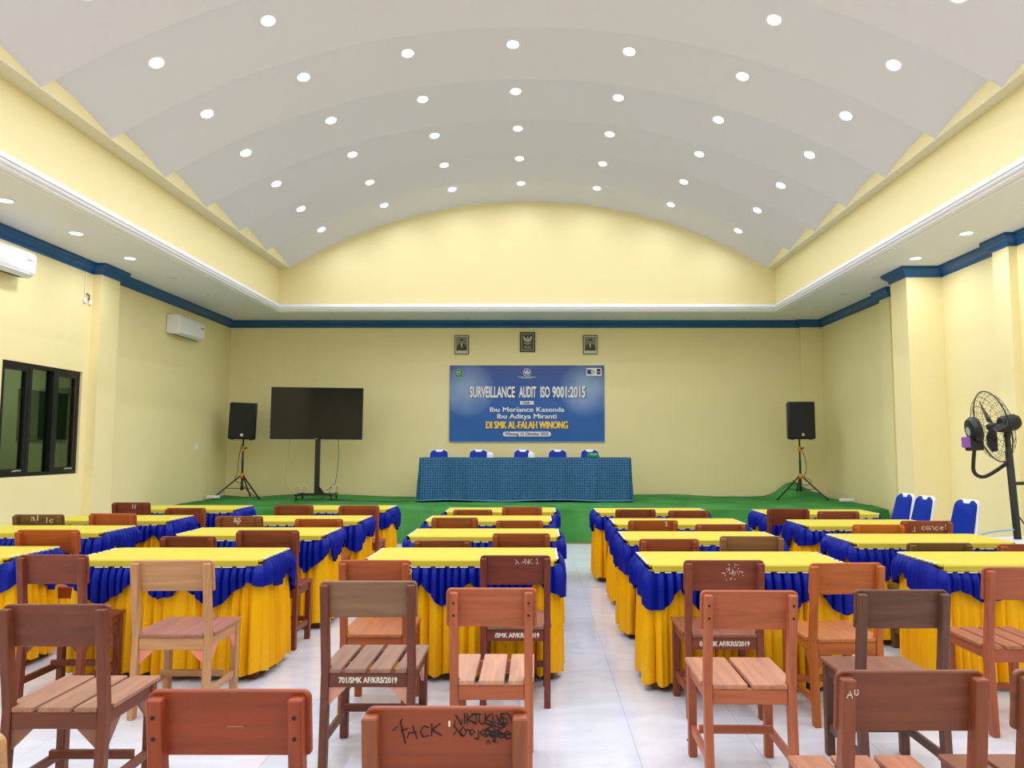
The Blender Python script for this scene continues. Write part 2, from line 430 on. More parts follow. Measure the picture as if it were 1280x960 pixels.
# vault: overlapping curved strips, the near edge of each one higher
NS = 15
for k in range(NS):
    yf = YV + (0.1 if k == 0 else 0) - (0 if k == 0 else STRIP*k); yn = YV - STRIP*(k+1)
    if yn < OYN: yn = OYN - 0.02
    if yf <= yn: break
    nx = 41; xs = [VXL + (VXR-VXL)*i/(nx-1) for i in range(nx)]
    mb = MB()
    def prof(u): return RISE*(1.65*u - 0.65*u*u)
    for up in (0, 0.02): mb.grid(lambda i, j: (xs[i], yf + (yn-yf)*j/6, arch(xs[i]) + up + prof(j/6)), nx, 7)
    mb.grid(lambda i, j: (xs[i], yn - 0.0, arch(xs[i]) + (RISE+0.02, -0.0)[j]), nx, 2)
    mb.build('vault_panel', M_CEIL, ceil, smooth=True, fixn=False)

# mouldings
corn = [(0.0,4.135),(0.016,4.135),(0.022,4.118),(0.050,4.102),(0.060,4.085),(0.060,4.064),(0.044,4.056),(0.048,4.040),(0.040,4.026),(0.022,4.020),(0.018,4.000),(-0.050,4.000),(-0.055,3.992),(-0.085,3.992),(-0.09,4.012),(0.0,4.012)]
cm = sweep([(OXL,OYN),(OXL,OYB),(OXR,OYB),(OXR,OYN)], corn, True)
struct(cm.build('trim_3', M_CORN), 'white stepped cornice around the raised ceiling')
crown = [(0.0,3.868),(0.014,3.868),(0.018,3.890),(0.030,3.915),(0.060,3.940),(0.074,3.952),(0.080,3.965),(0.094,3.972),(0.098,4.011),(0.0,4.011)]
cpath = [(XL,YN),(XL,10.35),(-6.0,10.35),(-6.0,10.81),(XL,10.81),(XL,YB),(5.27,YB),(5.27,YB-0.08),(XR,YB-0.08),(XR,12.25),(5.60,12.25),(5.60,11.90),(XR,11.90),(XR,11.0),(5.20,11.0),(5.20,10.52),(XR,10.52),(XR,9.17),(5.60,9.17),(5.60,8.85),(XR,8.85),(XR,YN)]
struct(sweep(cpath, crown, True).build('trim_4', M_BLUE), 'blue crown moulding along the tops of the walls')

# window with dim room behind it
win = bpy.data.objects.new('window_1', None); C.objects.link(win); win.location = (XL-0.08, WY0, WZ0); struct(win, 'black aluminium window with three tinted panes in the left wall')
WW, WH = WY1-WY0, WZ1-WZ0
M_ALU = plain('black_aluminium', (16, 18, 20), 0.35, var=0.08)
fr = MB()
fr.box(-0.05,0.05,0,WW,0,0.045); fr.box(-0.05,0.05,0,WW,WH-0.045,WH); fr.box(-0.05,0.05,0,0.045,0.045,WH-0.045); fr.box(-0.05,0.05,WW-0.045,WW,0.045,WH-0.045)
fr.build('window_frame', M_ALU, win)
m1, m2 = WW*0.355, WW*0.66
for m in (m1, m2): bx('mullion', M_ALU, -0.05, 0.05, m-0.03, m+0.03, 0.045, WH-0.045, win)
for (a, b_, sash) in ((0.045, m1-0.03, 1), (m1+0.03, m2-0.03, 0), (m2+0.03, WW-0.045, 1)):
    z0, z1 = 0.045, WH-0.045
    if sash:
        s_ = MB(); t = 0.05
        s_.box(0.005,0.045,a,a+t,z0,z1); s_.box(0.005,0.045,b_-t,b_,z0,z1); s_.box(0.005,0.045,a+t,b_-t,z0,z0+t); s_.box(0.005,0.045,a+t,b_-t,z1-t,z1)
        sh = s_.build('sash', M_ALU, win)
        bx('pane', M_GLASS, 0.015, 0.021, a+t, b_-t, z0+t, z1-t, sh)
        h = MB(); mid = (a+b_)/2 + 0.05
        h.box(0.045,0.058,mid-0.05,mid-0.02,z0+0.012,z0+0.034); h.tube([(0.062,mid-0.04,z0+0.026),(0.07,mid+0.02,z0+0.03),(0.07,mid+0.09,z0+0.028)],0.008,6)
        h.build('handle', M_CHROME, sh)
    else:
        bx('pane', M_GLASS, -0.006, 0.0, a, b_, z0, z1, win)
M_DIMW = plain('next_room_paint', (186, 190, 156), 0.7, var=0.03)
nr = MB()
nr.box(-9.0,-8.8,6.0,16.5,0,3.4); nr.box(-8.8,XL-T,6.0-0.1,6.0,0,3.4); nr.box(-8.8,XL-T,16.4,16.5,0,3.4); nr.box(-9.0,XL-T,5.9,16.5,3.4,3.5); nr.box(-9.0,XL-T,5.9,16.5,-0.1,0)
struct(nr.build('wall_next_room', M_DIMW), 'plain wall of the dim room seen through the window')
bd = thing('chalkboard', 'dark green board seen through the left window', 'board', (-8.8, 13.66, 2.03))
bx('board_panel', plain('board_green', (24, 74, 50), 0.5, var=0.1), 0.0, 0.02, -0.74, 0.74, -0.42, 0.42, bd)
fr2 = MB(); fr2.box(0,0.028,-0.77,0.77,-0.45,-0.42); fr2.box(0,0.028,-0.77,0.77,0.42,0.45); fr2.box(0,0.028,-0.77,-0.74,-0.42,0.42); fr2.box(0,0.028,0.74,0.77,-0.42,0.42)
fr2.build('board_frame', plain('board_rim', (40, 60, 50), 0.5), bd)
lr = thing('fill_tube', 'unseen fill tube added to light the room behind the window', 'lamp', (-7.6, 12.5, 3.38))  # unseen fill lamp, added to brighten the view through the window
bx('fill_housing', M_WHITE, -0.05, 0.05, -0.6, 0.6, -0.02, 0.02, lr)
MB().tube([(0,-0.57,-0.04),(0,0.57,-0.04)],0.014,8).build('tube', emit('fill_glow', (1.0,1.0,0.9), 12.0), lr)
nl = bpy.data.lights.new('fill_lamp', 'AREA'); nl.shape = 'RECTANGLE'; nl.size = 0.06; nl.size_y = 1.1; nl.energy = 17; nl.color = (0.95, 1.0, 0.85)
no_ = bpy.data.objects.new('fill_lamp', nl); C.objects.link(no_); no_.parent = lr; no_.location = (0, 0, -0.06)

# ------------------------------------------------------------------ downlights
lamp_data = bpy.data.lights.new('downlight_lamp', 'AREA'); lamp_data.shape = 'DISK'; lamp_data.size = 0.13
lamp_data.energy = LAMP_W; lamp_data.spread = math.radians(172); lamp_data.color = (0.86, 0.895, 1.0)
ring_me = MB().lathe([(0.066,0.0),(0.070,-0.006),(0.080,-0.008),(0.088,-0.004),(0.088,0.0)],28).mesh('trim_ring', M_WHITE, smooth=True)
disc_me = MB().lathe([(0.0665,0.0),(0.0665,-0.003)],28).mesh('diffuser', emit('lamp_glow', (0.93,0.97,1.0), 6.0))
disc_off = MB().lathe([(0.0665,0.0),(0.0665,-0.003)],28).mesh('diffuser', plain('lamp_off', (205, 205, 200), 0.5))
def downlight(x, y, z, ry, rx, label, group, on=True):
    t = thing('ceiling_light', label, 'ceiling light', (x, y, z), (rx, ry, 0), group)
    link('trim_ring', ring_me, t); link('diffuser', disc_me if on else disc_off, t)
    if on:
        l = bpy.data.objects.new('lamp', lamp_data); C.objects.link(l); l.parent = t; l.location = (0, 0, -0.012)
ORD = ['first', 'second', 'third', 'fourth', 'fifth', 'sixth', 'seventh', 'eighth', 'ninth', 'tenth', 'eleventh', 'twelfth', 'thirteenth', 'fourteenth']
LX = [-3.82, -2.71, -1.50, -0.27, 1.09, 2.41, 3.60]
for k in range(13):
    y = YV - 0.61 - STRIP*k
    for i, x in enumerate(LX):
        z = arch(x) + RISE*(1.65*0.52-0.65*0.27)
        slope = -(x-VC)/math.sqrt(VR*VR - (x-VC)**2)
        downlight(x, y, z-0.003, -math.atan(slope), -math.atan(RISE/STRIP*1.03), 'vault downlight, %s row from the stage, %s from the left' % (ORD[k], ORD[i]), 'vault downlights')
for i in range(14):
    y = 13.6 - 1.2*i
    for sx, x in ((0, -5.43), (1, 5.08)):
        on = i >= 3
        side = ('left', 'right')[sx]
        downlight(x, y, ZS-0.001, 0, 0, '%s downlight in the %s lowered ceiling, %s from the stage end' % ('lit' if on else 'unlit', side, ORD[i]), 'border downlights', on)
for i, x in enumerate((-5.40, -4.07, -2.7, -1.35, 0.0, 1.35, 2.7, 4.05, 5.05)):
    downlight(x, 14.68, ZS-0.001, 0, 0, 'unlit downlight above the back wall of the stage, %s from the left' % ORD[i], 'stage border downlights', False)

# ------------------------------------------------------------------ stage
ZT = 0.52; SY0 = 11.88
def nz(x, y, s=1.0):
    from mathutils import noise
    return noise.noise(Vector((x*s, y*s, 3.7)))
st = thing('stage', 'low stage platform covered in wrinkled green carpet', 'stage', (0, 0, 0))
def sx_end(y): return 5.46 + (y-SY0)*0.08 if y < 14 else 5.5
def carpet_z(x, y):
    z = ZT + 0.006*nz(x, y, 1.3) + 0.004*nz(x+9, y, 4.0)
    r = math.exp(-((y-12.75-0.12*nz(x, 2.0, 0.7))/0.05)**2); z += 0.022*r*max(0, 0.5+0.9*nz(x, 5, 1.2))
    r = math.exp(-((y-13.2-0.2*nz(x, 7.0, 0.5))/0.06)**2); z += 0.018*r*max(0, 0.2+nz(x, 11, 0.9))
    if y > 14.5: z += 0.10*((y-14.5)/0.56)**2*max(0.05, 0.4+0.8*nz(x, 1, 0.8))
    c = math.exp(-((x-5.0)/0.33)**2)*max(0, min(1, (y-13.7)/1.2))**1.3; z += 0.26*c
    e = max(0, (x-4.7)); z += 0.02*e*max(0, nz(x, y, 2.5))*2
    return z
nxs, nys = 170, 46
cp = MB()
ys = [SY0 + (YB-0.10-SY0)*j/(nys-1) for j in range(nys)]
def CP(i, j):
    y = ys[j]; xe = 5.46 + 0.24*min(1, (y-SY0)/1.5); xe = min(xe, 5.58)
    if y > 11.85 and y < 12.3: xe = min(xe, 5.57)
    x = XL+0.02 + (xe-XL-0.02)*i/(nxs-1)
    return (x, y, carpet_z(x, y))
cp.grid(CP, nxs, nys)
cp.build('carpet_top', M_CARPET, st, smooth=True)
fd = MB(); nrow = 7
def FD(i, j):
    t = j/(nrow-1); x = XL+0.02 + (5.46-XL-0.02)*i/(nxs-1)
    z0 = carpet_z(x, SY0); z = z0*(1-t) + 0.028*t
    return (x, SY0 - 0.004 + 0.012*nz(x*2.2, z*1.5, 1.0)*math.sin(PI*min(1, t+0.15)) - 0.008*math.sin(t*PI), z)
fd.grid(FD, nxs, nrow)
fd.build('carpet_front', M_CARPET, st, smooth=True)
bx('platform', plain('platform_wood', (120, 96, 62), 0.7), XL+0.03, 5.44, SY0+0.03, YB-0.12, 0.0, ZT-0.03, st)
bx('skirting_strip', plain('strip_wood', (150, 132, 96), 0.6), XL+0.03, 5.44, SY0+0.001, SY0+0.02, 0.0, 0.03, st)
rs = MB()
def RS(i, j):
    y = SY0 + 1.5*i/19; x = 5.46 + 0.24*min(1, (y-SY0)/1.5); x = min(x, 5.58); zt = carpet_z(x, y)
    return (x + 0.012*nz(y, j, 3), y, zt*(1-j/5) + 0.02*j/5)
rs.grid(RS, 20, 6); rs.build('carpet_side', M_CARPET, st, smooth=True)

# ------------------------------------------------------------------ draped tables in the hall
TW, TD, TZ = 1.22, 0.54, 0.755
def perimeter(W, D, r, n):
    """points and outward normals around a rounded rectangle"""
    segs = []; pts = []
    L = [W-2*r, PI/2*r, D-2*r, PI/2*r]*2; tot = sum(L)
    for i in range(n):
        s = tot*i/n; k = 0
        while s > L[k]: s -= L[k]; k += 1
        if k == 0: p = (-W/2+r+s, -D/2); nn = (0, -1)
        elif k == 2: p = (W/2, -D/2+r+s); nn = (1, 0)
        elif k == 4: p = (W/2-r-s, D/2); nn = (0, 1)
        elif k == 6: p = (-W/2, D/2-r-s); nn = (-1, 0)
        else:
            a = s/r + {1: -PI/2, 3: 0, 5: PI/2, 7: PI}[k]
            c = {1: (W/2-r, -D/2+r), 3: (W/2-r, D/2-r), 5: (-W/2+r, D/2-r), 7: (-W/2+r, -D/2+r)}[k]
            nn = (math.cos(a), math.sin(a)); p = (c[0]+r*nn[0], c[1]+r*nn[1])
        pts.append((p, nn, tot*i/n))
    return pts, tot
def skirt_mesh(seed, W=TW, D=TD):
    rnd = random.Random(seed); n = 900; pts, tot = perimeter(W, D, 0.04, n)
    ph = [rnd.uniform(0, 6.28) for _ in range(5)]; lv = [0.0, 0.03, 0.12, 0.3, 0.55, 0.8, 1.0]
    nw = round(tot/0.070)
    def P(i, j):
        (p, nn, s) = pts[i]; t = lv[j]
        a = s/tot*2*PI
        wob = a*nw + 1.6*math.sin(a*7+ph[0]) + 1.1*math.sin(a*13+ph[1]) + 0.5*t*math.sin(a*5+ph[4])
        amp = (0.003 + 0.034*min(1, max(0, t-0.1)*2.0))*(0.65 + 0.35*math.sin(a*11+ph[2]))
        o = amp*(2.1*abs(math.sin(wob*0.5))**0.65 - 1.35 + 0.2*math.sin(2*wob+ph[3])) + 0.016*t + 0.012
        z = TZ-0.02 - t*(TZ-0.02-0.045) + (0.012*math.sin(wob*0.5+ph[1]) if t > 0.95 else 0)
        return (p[0]+nn[0]*o, p[1]+nn[1]*o, z)
    return MB().grid(P, n, len(lv), True).mesh('skirt', M_YEL, smooth=True)
def swag_mesh(seed, W=TW, D=TD):
    rnd = random.Random(seed+50); n = 800; pts, tot = perimeter(W+0.012, D+0.012, 0.04, n)
    ph = [rnd.uniform(0, 6.28) for _ in range(6)]; lv = [0.0, 0.06, 0.18, 0.4, 0.7, 1.0]; nw = round(tot/0.052)
    nsc = 9
    def P(i, j):
        (p, nn, s) = pts[i]; t = lv[j]; a = s/tot*2*PI
        u = (s/tot*nsc + 0.12*math.sin(a*3+ph[0]) + ph[5]) % 1.0
        drop = 0.100 + 0.175*(1-abs(2*u-1)**1.4)*(0.75+0.25*math.sin(a*4+ph[1]))
        drop += 0.008*math.sin(a*31+ph[2])
        wob = a*nw + 1.3*math.sin(a*9+ph[3])
        o = 0.020 + 0.030*min(1, t*3)*(1-0.2*t) + 0.017*min(1, t*4+0.2)*(2.0*abs(math.sin(wob*0.5))**0.75 - 1.1) + 0.004*math.sin(2*wob+ph[4]) + 0.008*t*math.sin(a*17+ph[2])
        return (p[0]+nn[0]*o, p[1]+nn[1]*o, TZ + 0.004 - 0.032*abs(nn[1]) - drop*t + 0.003*math.sin(wob)*(1 if t == 0 else 0))
    return MB().grid(P, n, len(lv), True).mesh('valance', M_SWAG, smooth=True)
skirts = [skirt_mesh(i) for i in range(4)]; swags = [swag_mesh(i) for i in range(4)]
def cover_mesh():
    mb = MB(); W, D = TW+0.012, TD+0.03
    mb.prism(rrect(W, D, 0.025, 3), TZ-0.006, TZ+0.014, 'z')
    mb.box(-W/2+0.02, W/2-0.02, -D/2-0.026, -D/2+0.004, TZ-0.030, TZ+0.012)
    mb.box(-W/2+0.02, W/2-0.02, D/2-0.004, D/2+0.026, TZ-0.030, TZ+0.012)
    return mb.mesh('table_cover', M_TOP, bevel=0.006, smooth=True)
def lace_mesh():
    mb = MB(); W, D = TW+0.012, TD+0.03; rnd = random.Random(3)
    for sy in (-1, 1):
        x = -W/2+0.03
        while x < W/2-0.05:
            l = rnd.uniform(0.02, 0.07); mb.box(x, x+l, sy*(D/2+0.022)-0.006, sy*(D/2+0.022)+0.006, TZ-0.036, TZ-0.029); x += l + rnd.uniform(0.01, 0.05)
    for sx in (-1, 1):
        y = -D/2+0.03
        while y < D/2-0.04:
            l = rnd.uniform(0.015, 0.04); mb.box(sx*(W/2+0.004)-0.008, sx*(W/2+0.004)+0.008, y, y+l, TZ+0.009, TZ+0.0155); y += l + rnd.uniform(0.01, 0.04)
    return mb.mesh('cover_edging', M_LACE)
cover_me = cover_mesh(); lace_me = lace_mesh()
tleg_me = MB().box(-0.03, 0.03, -0.03, 0.03, 0, TZ-0.03).mesh('leg', wood((104, 62, 40), 'z'), bevel=0.003)
ttop_me = MB().box(-TW/2+0.01, TW/2-0.01, -TD/2+0.01, TD/2-0.01, TZ-0.03, TZ-0.004).mesh('tabletop', wood((124, 78, 50), 'x'), bevel=0.003)
COL = {'L0': 'outer left column', 'L1': 'inner left column', 'C': 'centre column', 'R1': 'inner right column', 'R2': 'outer right column'}
ROW = {1: 'front row', 2: 'second row', 3: 'third row', 4: 'row by the stage'}
tables = [('L0',1,-4.11,5.38,0),('L1',1,-2.40,5.30,0),('C',1,-0.48,5.30,0),('R1',1,1.32,5.09,0),('R2',1,3.13,5.09,0),
 ('L0',2,-4.33,6.86,0),('L1',2,-2.38,6.68,0),('C',2,-0.43,6.59,0),('R1',2,1.33,6.36,-1.0),('R2',2,3.05,6.18,0),
 ('L0',3,-4.27,7.92,0),('L1',3,-2.36,7.88,0),('C',3,-0.47,7.87,0),('R1',3,1.37,7.56,-1),('R2',3,3.13,7.43,0),
 ('L0',4,-4.15,9.29,0),('L1',4,-2.36,9.29,0),('C',4,-0.40,8.94,0),('R1',4,1.31,8.86,0),('R2',4,3.13,8.65,-1)]
for idx, (col, row, x, y, rz) in enumerate(tables):
    t = thing('draped_table', 'yellow-skirted table with blue valance, %s, %s' % (COL[col], ROW[row]), 'table', (x, y, 0), (0, 0, math.radians(rz)), 'draped tables in the hall')
    link('tabletop', ttop_me, t)
    for sx in (-1, 1):
        for sy in (-1, 1): link('leg', tleg_me, t, (sx*(TW/2-0.05), sy*(TD/2-0.05), 0))
    link('skirt', skirts[idx % 4], t)
    flip = PI if (idx // 4) % 2 else 0
    link('valance', swags[(idx*3+1) % 4], t, None, (0, 0, flip))
    c = link('table_cover', cover_me, t); link('cover_edging', lace_me, c)['kind'] = 'stuff'

# ------------------------------------------------------------------ wooden school chairs
INK = plain('black_ink', (14, 12, 12), 0.6); CHALK = plain('white_paint', (232, 226, 216), 0.6)
M_SCREW = plain('screw_hole', (30, 20, 16), 0.6)
def school_chair(label, X, Y, w, zt, col, seat, n, rz=0, ext=0.012, gusset=None, screws=False, stretch=0.25, seatcol=None, worn=0.3, board=None, sd=0.42, bh=0.172, dark=None):
    t = thing('wooden_chair', label, 'chair', (X, Y+0.03, 0), (0, 0, math.radians(rz)), 'wooden school chairs')
    pc = dark or col
    mx_, my_, mz_ = wood(pc, 'x', worn), wood(pc, 'y', worn), wood(pc, 'z', worn)
    sm = wood(seatcol or seat, 'y', worn+0.15, 0.36); bm_ = wood(board or col, 'x', worn)
    pw, pd = 0.037, 0.046; xo = w/2 - ext; xi = xo - pw; ptop = zt - 0.014
    def py(z): return -0.022*(1-z/0.44) if z < 0.44 else -0.058*(z-0.44)/(0.866-0.44)
    for s in (-1, 1):
        mb = MB(); prof = [(py(z)-pd/2, z) for z in (0, 0.44, ptop)] + [(py(z)+pd/2, z) for z in (ptop, 0.44, 0)]
        mb.prism(prof, min(s*xo, s*xi), max(s*xo, s*xi), 'x')
        o = mb.build('back_post', mz_, t, bevel=0.004)
        if screws:
            sc = MB()
            for dz in (0.045, 0.10):
                z = ptop-dz; sc.lathe([(0.0055,0),(0.0055,0.003)], 10, (s*(xo-pw/2), py(z)-pd/2+0.001, z), (0,-1,0))
            sc.build('screw', M_SCREW, o)
    # backrest board with rounded corners, leaning with the posts
    z0, z1 = zt-bh, zt; r = 0.022; poly = [(-w/2, z0+0.006), (-w/2+0.006, z0), (w/2-0.006, z0), (w/2, z0+0.006)]
    for k in range(5):
        a = PI/2*k/4; poly.append((w/2-r+r*math.cos(a), z1-r+r*math.sin(a)))
    for k in range(5):
        a = PI/2+PI/2*k/4; poly.append((-w/2+r+r*math.cos(a), z1-r+r*math.sin(a)))
    mb = MB(); mb.prism(poly, 0.0, 0.022, 'y')
    mb.v = [(x, y + py(z) + pd/2 - 0.008, z) for (x, y, z) in mb.v]
    mb.build('backrest', bm_, t, bevel=0.004)
    # seat frame
    zs = 0.458; zf = zs-0.020
    bx('seat_rail', mx_, -xi, xi, -0.016, 0.010, zf-0.066, zf, t, 0.003)
    bx('seat_rail', mx_, -xo+0.03, xo-0.03, sd-0.055, sd-0.033, zf-0.055, zf, t, 0.003)
    for s in (-1, 1):
        a, b_ = sorted((s*(xo-0.006), s*(xo-0.030)))
        bx('seat_rail', my_, a, b_, 0.020, sd-0.06, zf-0.055, zf, t, 0.003)
        a, b_ = sorted((s*(xo+0.002), s*(xo-0.038)))
        bx('front_leg', mz_, a, b_, sd-0.062, sd-0.020, 0, zf, t, 0.004)
        a, b_ = sorted((s*(xo-0.008), s*(xo-0.030)))
        bx('stretcher', my_, a, b_, 0.005, sd-0.06, 0.115, 0.155, t, 0.003)
    bx('stretcher', mx_, -xo+0.028, xo-0.028, stretch, stretch+0.024, 0.150, 0.186, t, 0.003)
    if gusset:
        gm = plain('gusset_%d_%d_%d' % gusset, gusset, 0.6)
        for s in (-1, 1):
            g = MB().prism([(s*xi, zf-0.066), (s*(xi-0.085), zf-0.066), (s*xi, zf-0.15)], -0.010, 0.006, 'y'); g.build('gusset', gm, t)
            g = MB().prism([(0.022, zf-0.055), (0.11, zf-0.055), (0.022, zf-0.15)], min(s*(xo-0.010), s*(xo-0.026)), max(s*(xo-0.010), s*(xo-0.026)), 'x'); g.build('gusset', gm, t)
            y1 = sd-0.06
            g = MB().prism([(y1, zf-0.055), (y1-0.09, zf-0.055), (y1, zf-0.15)], min(s*(xo-0.010), s*(xo-0.026)), max(s*(xo-0.010), s*(xo-0.026)), 'x'); g.build('gusset', gm, t)
    # seat boards, notched round the posts
    ws = xo+0.006; gap = 0.020 if n > 1 else 0; pwid = (2*ws - gap*(n-1))/n; yn = 0.028; yr = -0.022
    for k in range(n):
        a = -ws + k*(pwid+gap); b_ = a + pwid
        L = [(max(a, -xi+0.002), yr)] if a < -xi else [(a, yr)]
        R = [(min(b_, xi-0.002), yr)] if b_ > xi else [(b_, yr)]
        pl = []
        if a < -xi: pl += [(a, yn), (-xi+0.002, yn), (-xi+0.002, yr)]
        else: pl += [(a, yr)]
        if b_ > xi: pl += [(xi-0.002, yr), (xi-0.002, yn), (b_, yn)]
        else: pl += [(b_, yr)]
        pl += [(b_, sd), (a, sd)]
        MB().prism(pl, zf, zs, 'z').build('seat_board' if n == 1 else 'seat_slat', sm, t, bevel=0.003)
    t['zf'] = zf
    del t['zf']
    return t, py, pd
RED = (146, 74, 46); BRN = (118, 66, 48); ORG = (172, 98, 66); DRK = (98, 66, 56); MAR = (112, 54, 42); AMB = (176, 98, 44); OLV = (114, 88, 54); NAT = (196, 152, 112); TAN = (186, 138, 110); PNK = (192, 148, 128)
def near(X, Y, w, zt, *a, **k): return (X, Y, w, zt, a, k)
CH = {}
def ch(key, label, X, Y, w, zt, col, n, **k):
    if key[0] in 'lCRQ' or key in ('a1','a2','a3','a4','a7'): k.setdefault('sd', 0.32 if key in ('Q2a','Q2b','a1','a2') else 0.36)
    CH[key] = school_chair(label, X, Y, w, zt, col, k.pop('seat', col), n, **k)
# foreground chairs
ch('f1', 'dark brown wooden chair with three seat slats at the far left of the foreground', -1.93, 3.13, 0.428, 0.866, BRN, 3, seat=(168, 124, 104), ext=0.004, gusset=(140, 92, 74), sd=0.41)
ch('f2', 'reddish chair back with two screw holes per post at the lower edge left of centre', -0.80, 2.05, 0.423, 0.866, (156, 74, 44), 3, screws=True, worn=0.12, seat=ORG)
ch('f3', 'reddish-brown wooden chair back scrawled with black ink, lowest in the foreground', -0.22, 1.93, 0.40, 0.862, (150, 74, 44), 3, ext=0.0, dark=(150, 86, 56), seat=ORG)
ch('f4', 'chair with greyish backrest, dark posts and four dusty seat slats with painted number', -0.79, 3.66, 0.458, 0.866, (142, 112, 92), 4, dark=(112, 66, 54), seat=(156, 126, 114), gusset=(216, 158, 138), ext=0.008, stretch=0.31, worn=0.4)
ch('f5', 'orange-brown chair with three pale slats in front of the nearest centre table', -0.20, 3.48, 0.406, 0.866, (180, 104, 72), 3, screws=True, seat=(206, 160, 140), ext=0.018, worn=0.15)
ch('f6', 'orange-brown chair with two wide pale seat boards beside the aisle', 0.94, 3.42, 0.428, 0.866, (182, 106, 76), 2, screws=True, seat=(192, 140, 114), worn=0.12, rz=-1)
ch('f7', 'dark walnut chair with a solid seat right of the two-board chair', 1.62, 3.44, 0.412, 0.866, (104, 72, 62), 1, seat=(140, 98, 82), ext=0.006, worn=0.3)
ch('f8', 'brown wooden chair with white scratched letters on its left post, lower right foreground', 1.06, 2.22, 0.420, 0.866, (126, 70, 48), 3, seat=(176, 116, 88), ext=0.006, dark=(138, 76, 50))
ch('f9', 'brown wooden chair cut off by the right edge of the picture', 1.57, 2.23, 0.42, 0.866, (132, 80, 56), 3, worn=0.4)
ch('f10', 'pale wooden chair of which only a corner shows at the lower left edge', -1.40, 1.76, 0.42, 0.86, NAT, 3)
# nearest row
ch('a5', 'reddish-brown chair at the nearest inner left table, left place', -2.83, 4.53, 0.404, 0.866, (124, 64, 48), 1, ext=0.008, gusset=(120, 60, 44), worn=0.4)
ch('a6', 'unvarnished pale wood chair with salmon corner brackets at the nearest inner left table', -2.03, 4.32, 0.461, 0.866, NAT, 1, seat=(168, 116, 104), gusset=(232, 146, 118), ext=0.012, worn=0.25)
ch('b1', 'amber-brown chair with solid glossy seat at the nearest centre table, left place', -0.90, 4.32, 0.408, 0.866, (168, 90, 50), 1, seat=(178, 112, 66), worn=0.1)
ch('b2', 'dark red chair with white painted code on its seat rail at the nearest centre table', -0.12, 4.51, 0.412, 0.866, (116, 56, 46), 1, seat=(150, 104, 88), ext=0.002, worn=0.3)
ch('c1', 'brown chair with paint specks and painted code, left place at the nearest inner right table', 1.05, 4.32, 0.448, 0.866, (132, 72, 54), 1, seat=(150, 96, 78), ext=0.006, worn=0.3)
ch('c2', 'bright amber chair with smooth rounded posts at the nearest inner right table', 1.69, 4.22, 0.402, 0.866, (184, 104, 48), 1, seat=(190, 122, 68), ext=0.0, worn=0.05, rz=3, gusset=(176, 98, 46))
ch('e1', 'orange-brown chair with slatted seat at the nearest outer right table, cut by the right edge', 2.56, 4.07, 0.421, 0.866, (170, 94, 68), 4, seat=(176, 112, 84), ext=0.012, worn=0.15)
def L(tone, place, col, row): return '%s wooden chair, %s place at the %s table, %s' % (tone, place, COL[col], ROW[row])
ch('a4', L('orange-brown', 'right', 'L0', 2), -3.64, 5.75, 0.465, 0.880, (170, 86, 42), 1, ext=0.006, worn=0.1)
ch('l2a', L('reddish-brown', 'left', 'L1', 2), -2.61, 5.78, 0.415, 0.827, (134, 70, 44), 1)
ch('l2b', L('dark red-brown', 'right', 'L1', 2), -2.00, 5.75, 0.462, 0.877, (128, 66, 46), 1, ext=0.006)
ch('C2a', L('worn brown', 'left', 'C', 2), -0.70, 5.77, 0.430, 0.798, (136, 76, 50), 1, worn=0.5, rz=1.5)
ch('C2b', L('brown', 'right', 'C', 2), -0.11, 5.75, 0.430, 0.853, (150, 80, 48), 1, ext=0.004)
ch('R2a', L('brown', 'left', 'R1', 2), 0.96, 5.56, 0.432, 0.835, (152, 82, 54), 1, screws=True)
ch('R2b', L('greyish tan', 'right', 'R1', 2), 1.55, 5.55, 0.450, 0.856, (142, 104, 76), 1, ext=0.002)
ch('Q2a', L('olive-brown weathered', 'left', 'R2', 2), 2.89, 5.52, 0.461, 0.811, OLV, 1, worn=0.6)
ch('Q2b', L('orange-brown', 'right', 'R2', 2), 3.54, 5.55, 0.421, 0.799, (166, 90, 56), 1)
ch('a1', L('olive-brown paint-splashed', 'left', 'L0', 3), -4.69, 7.25, 0.472, 0.860, (112, 84, 52), 1, worn=0.8)
ch('a2', L('orange-brown', 'right', 'L0', 3), -3.99, 7.25, 0.438, 0.870, (168, 86, 50), 1, worn=0.15)
ch('l3a', L('paint-splashed brown', 'left', 'L1', 3), -2.76, 7.15, 0.439, 0.854, (140, 84, 54), 1, worn=0.7)
ch('l3b', L('amber-brown', 'right', 'L1', 3), -2.02, 7.15, 0.447, 0.829, (166, 88, 42), 1, worn=0.1)
ch('C3a', L('brown', 'left', 'C', 3), -0.74, 7.00, 0.423, 0.854, (152, 80, 48), 1)
ch('C3b', L('brown', 'right', 'C', 3), -0.15, 7.00, 0.430, 0.828, (156, 84, 50), 1, ext=0.004)
ch('R3a', L('amber-brown scuffed', 'left', 'R1', 3), 1.04, 6.83, 0.442, 0.846, (162, 88, 42), 1, worn=0.3)
ch('R3b', L('brown', 'right', 'R1', 3), 1.64, 6.83, 0.451, 0.811, (156, 86, 56), 1, worn=0.3)
ch('Q3a', L('bright amber', 'left', 'R2', 3), 2.92, 6.56, 0.439, 0.836, (188, 106, 44), 1, worn=0.05)
ch('Q3b', L('brown chalk-marked', 'right', 'R2', 3), 3.40, 6.70, 0.446, 0.854, (150, 82, 54), 1, worn=0.15)
ch('a3', L('dark brown', 'left', 'L0', 4), -4.48, 8.50, 0.417, 0.882, (124, 62, 42), 1, worn=0.4)
ch('a7', L('reddish-brown', 'right', 'L0', 4), -3.84, 8.42, 0.429, 0.828, (140, 74, 46), 1, ext=0.002)
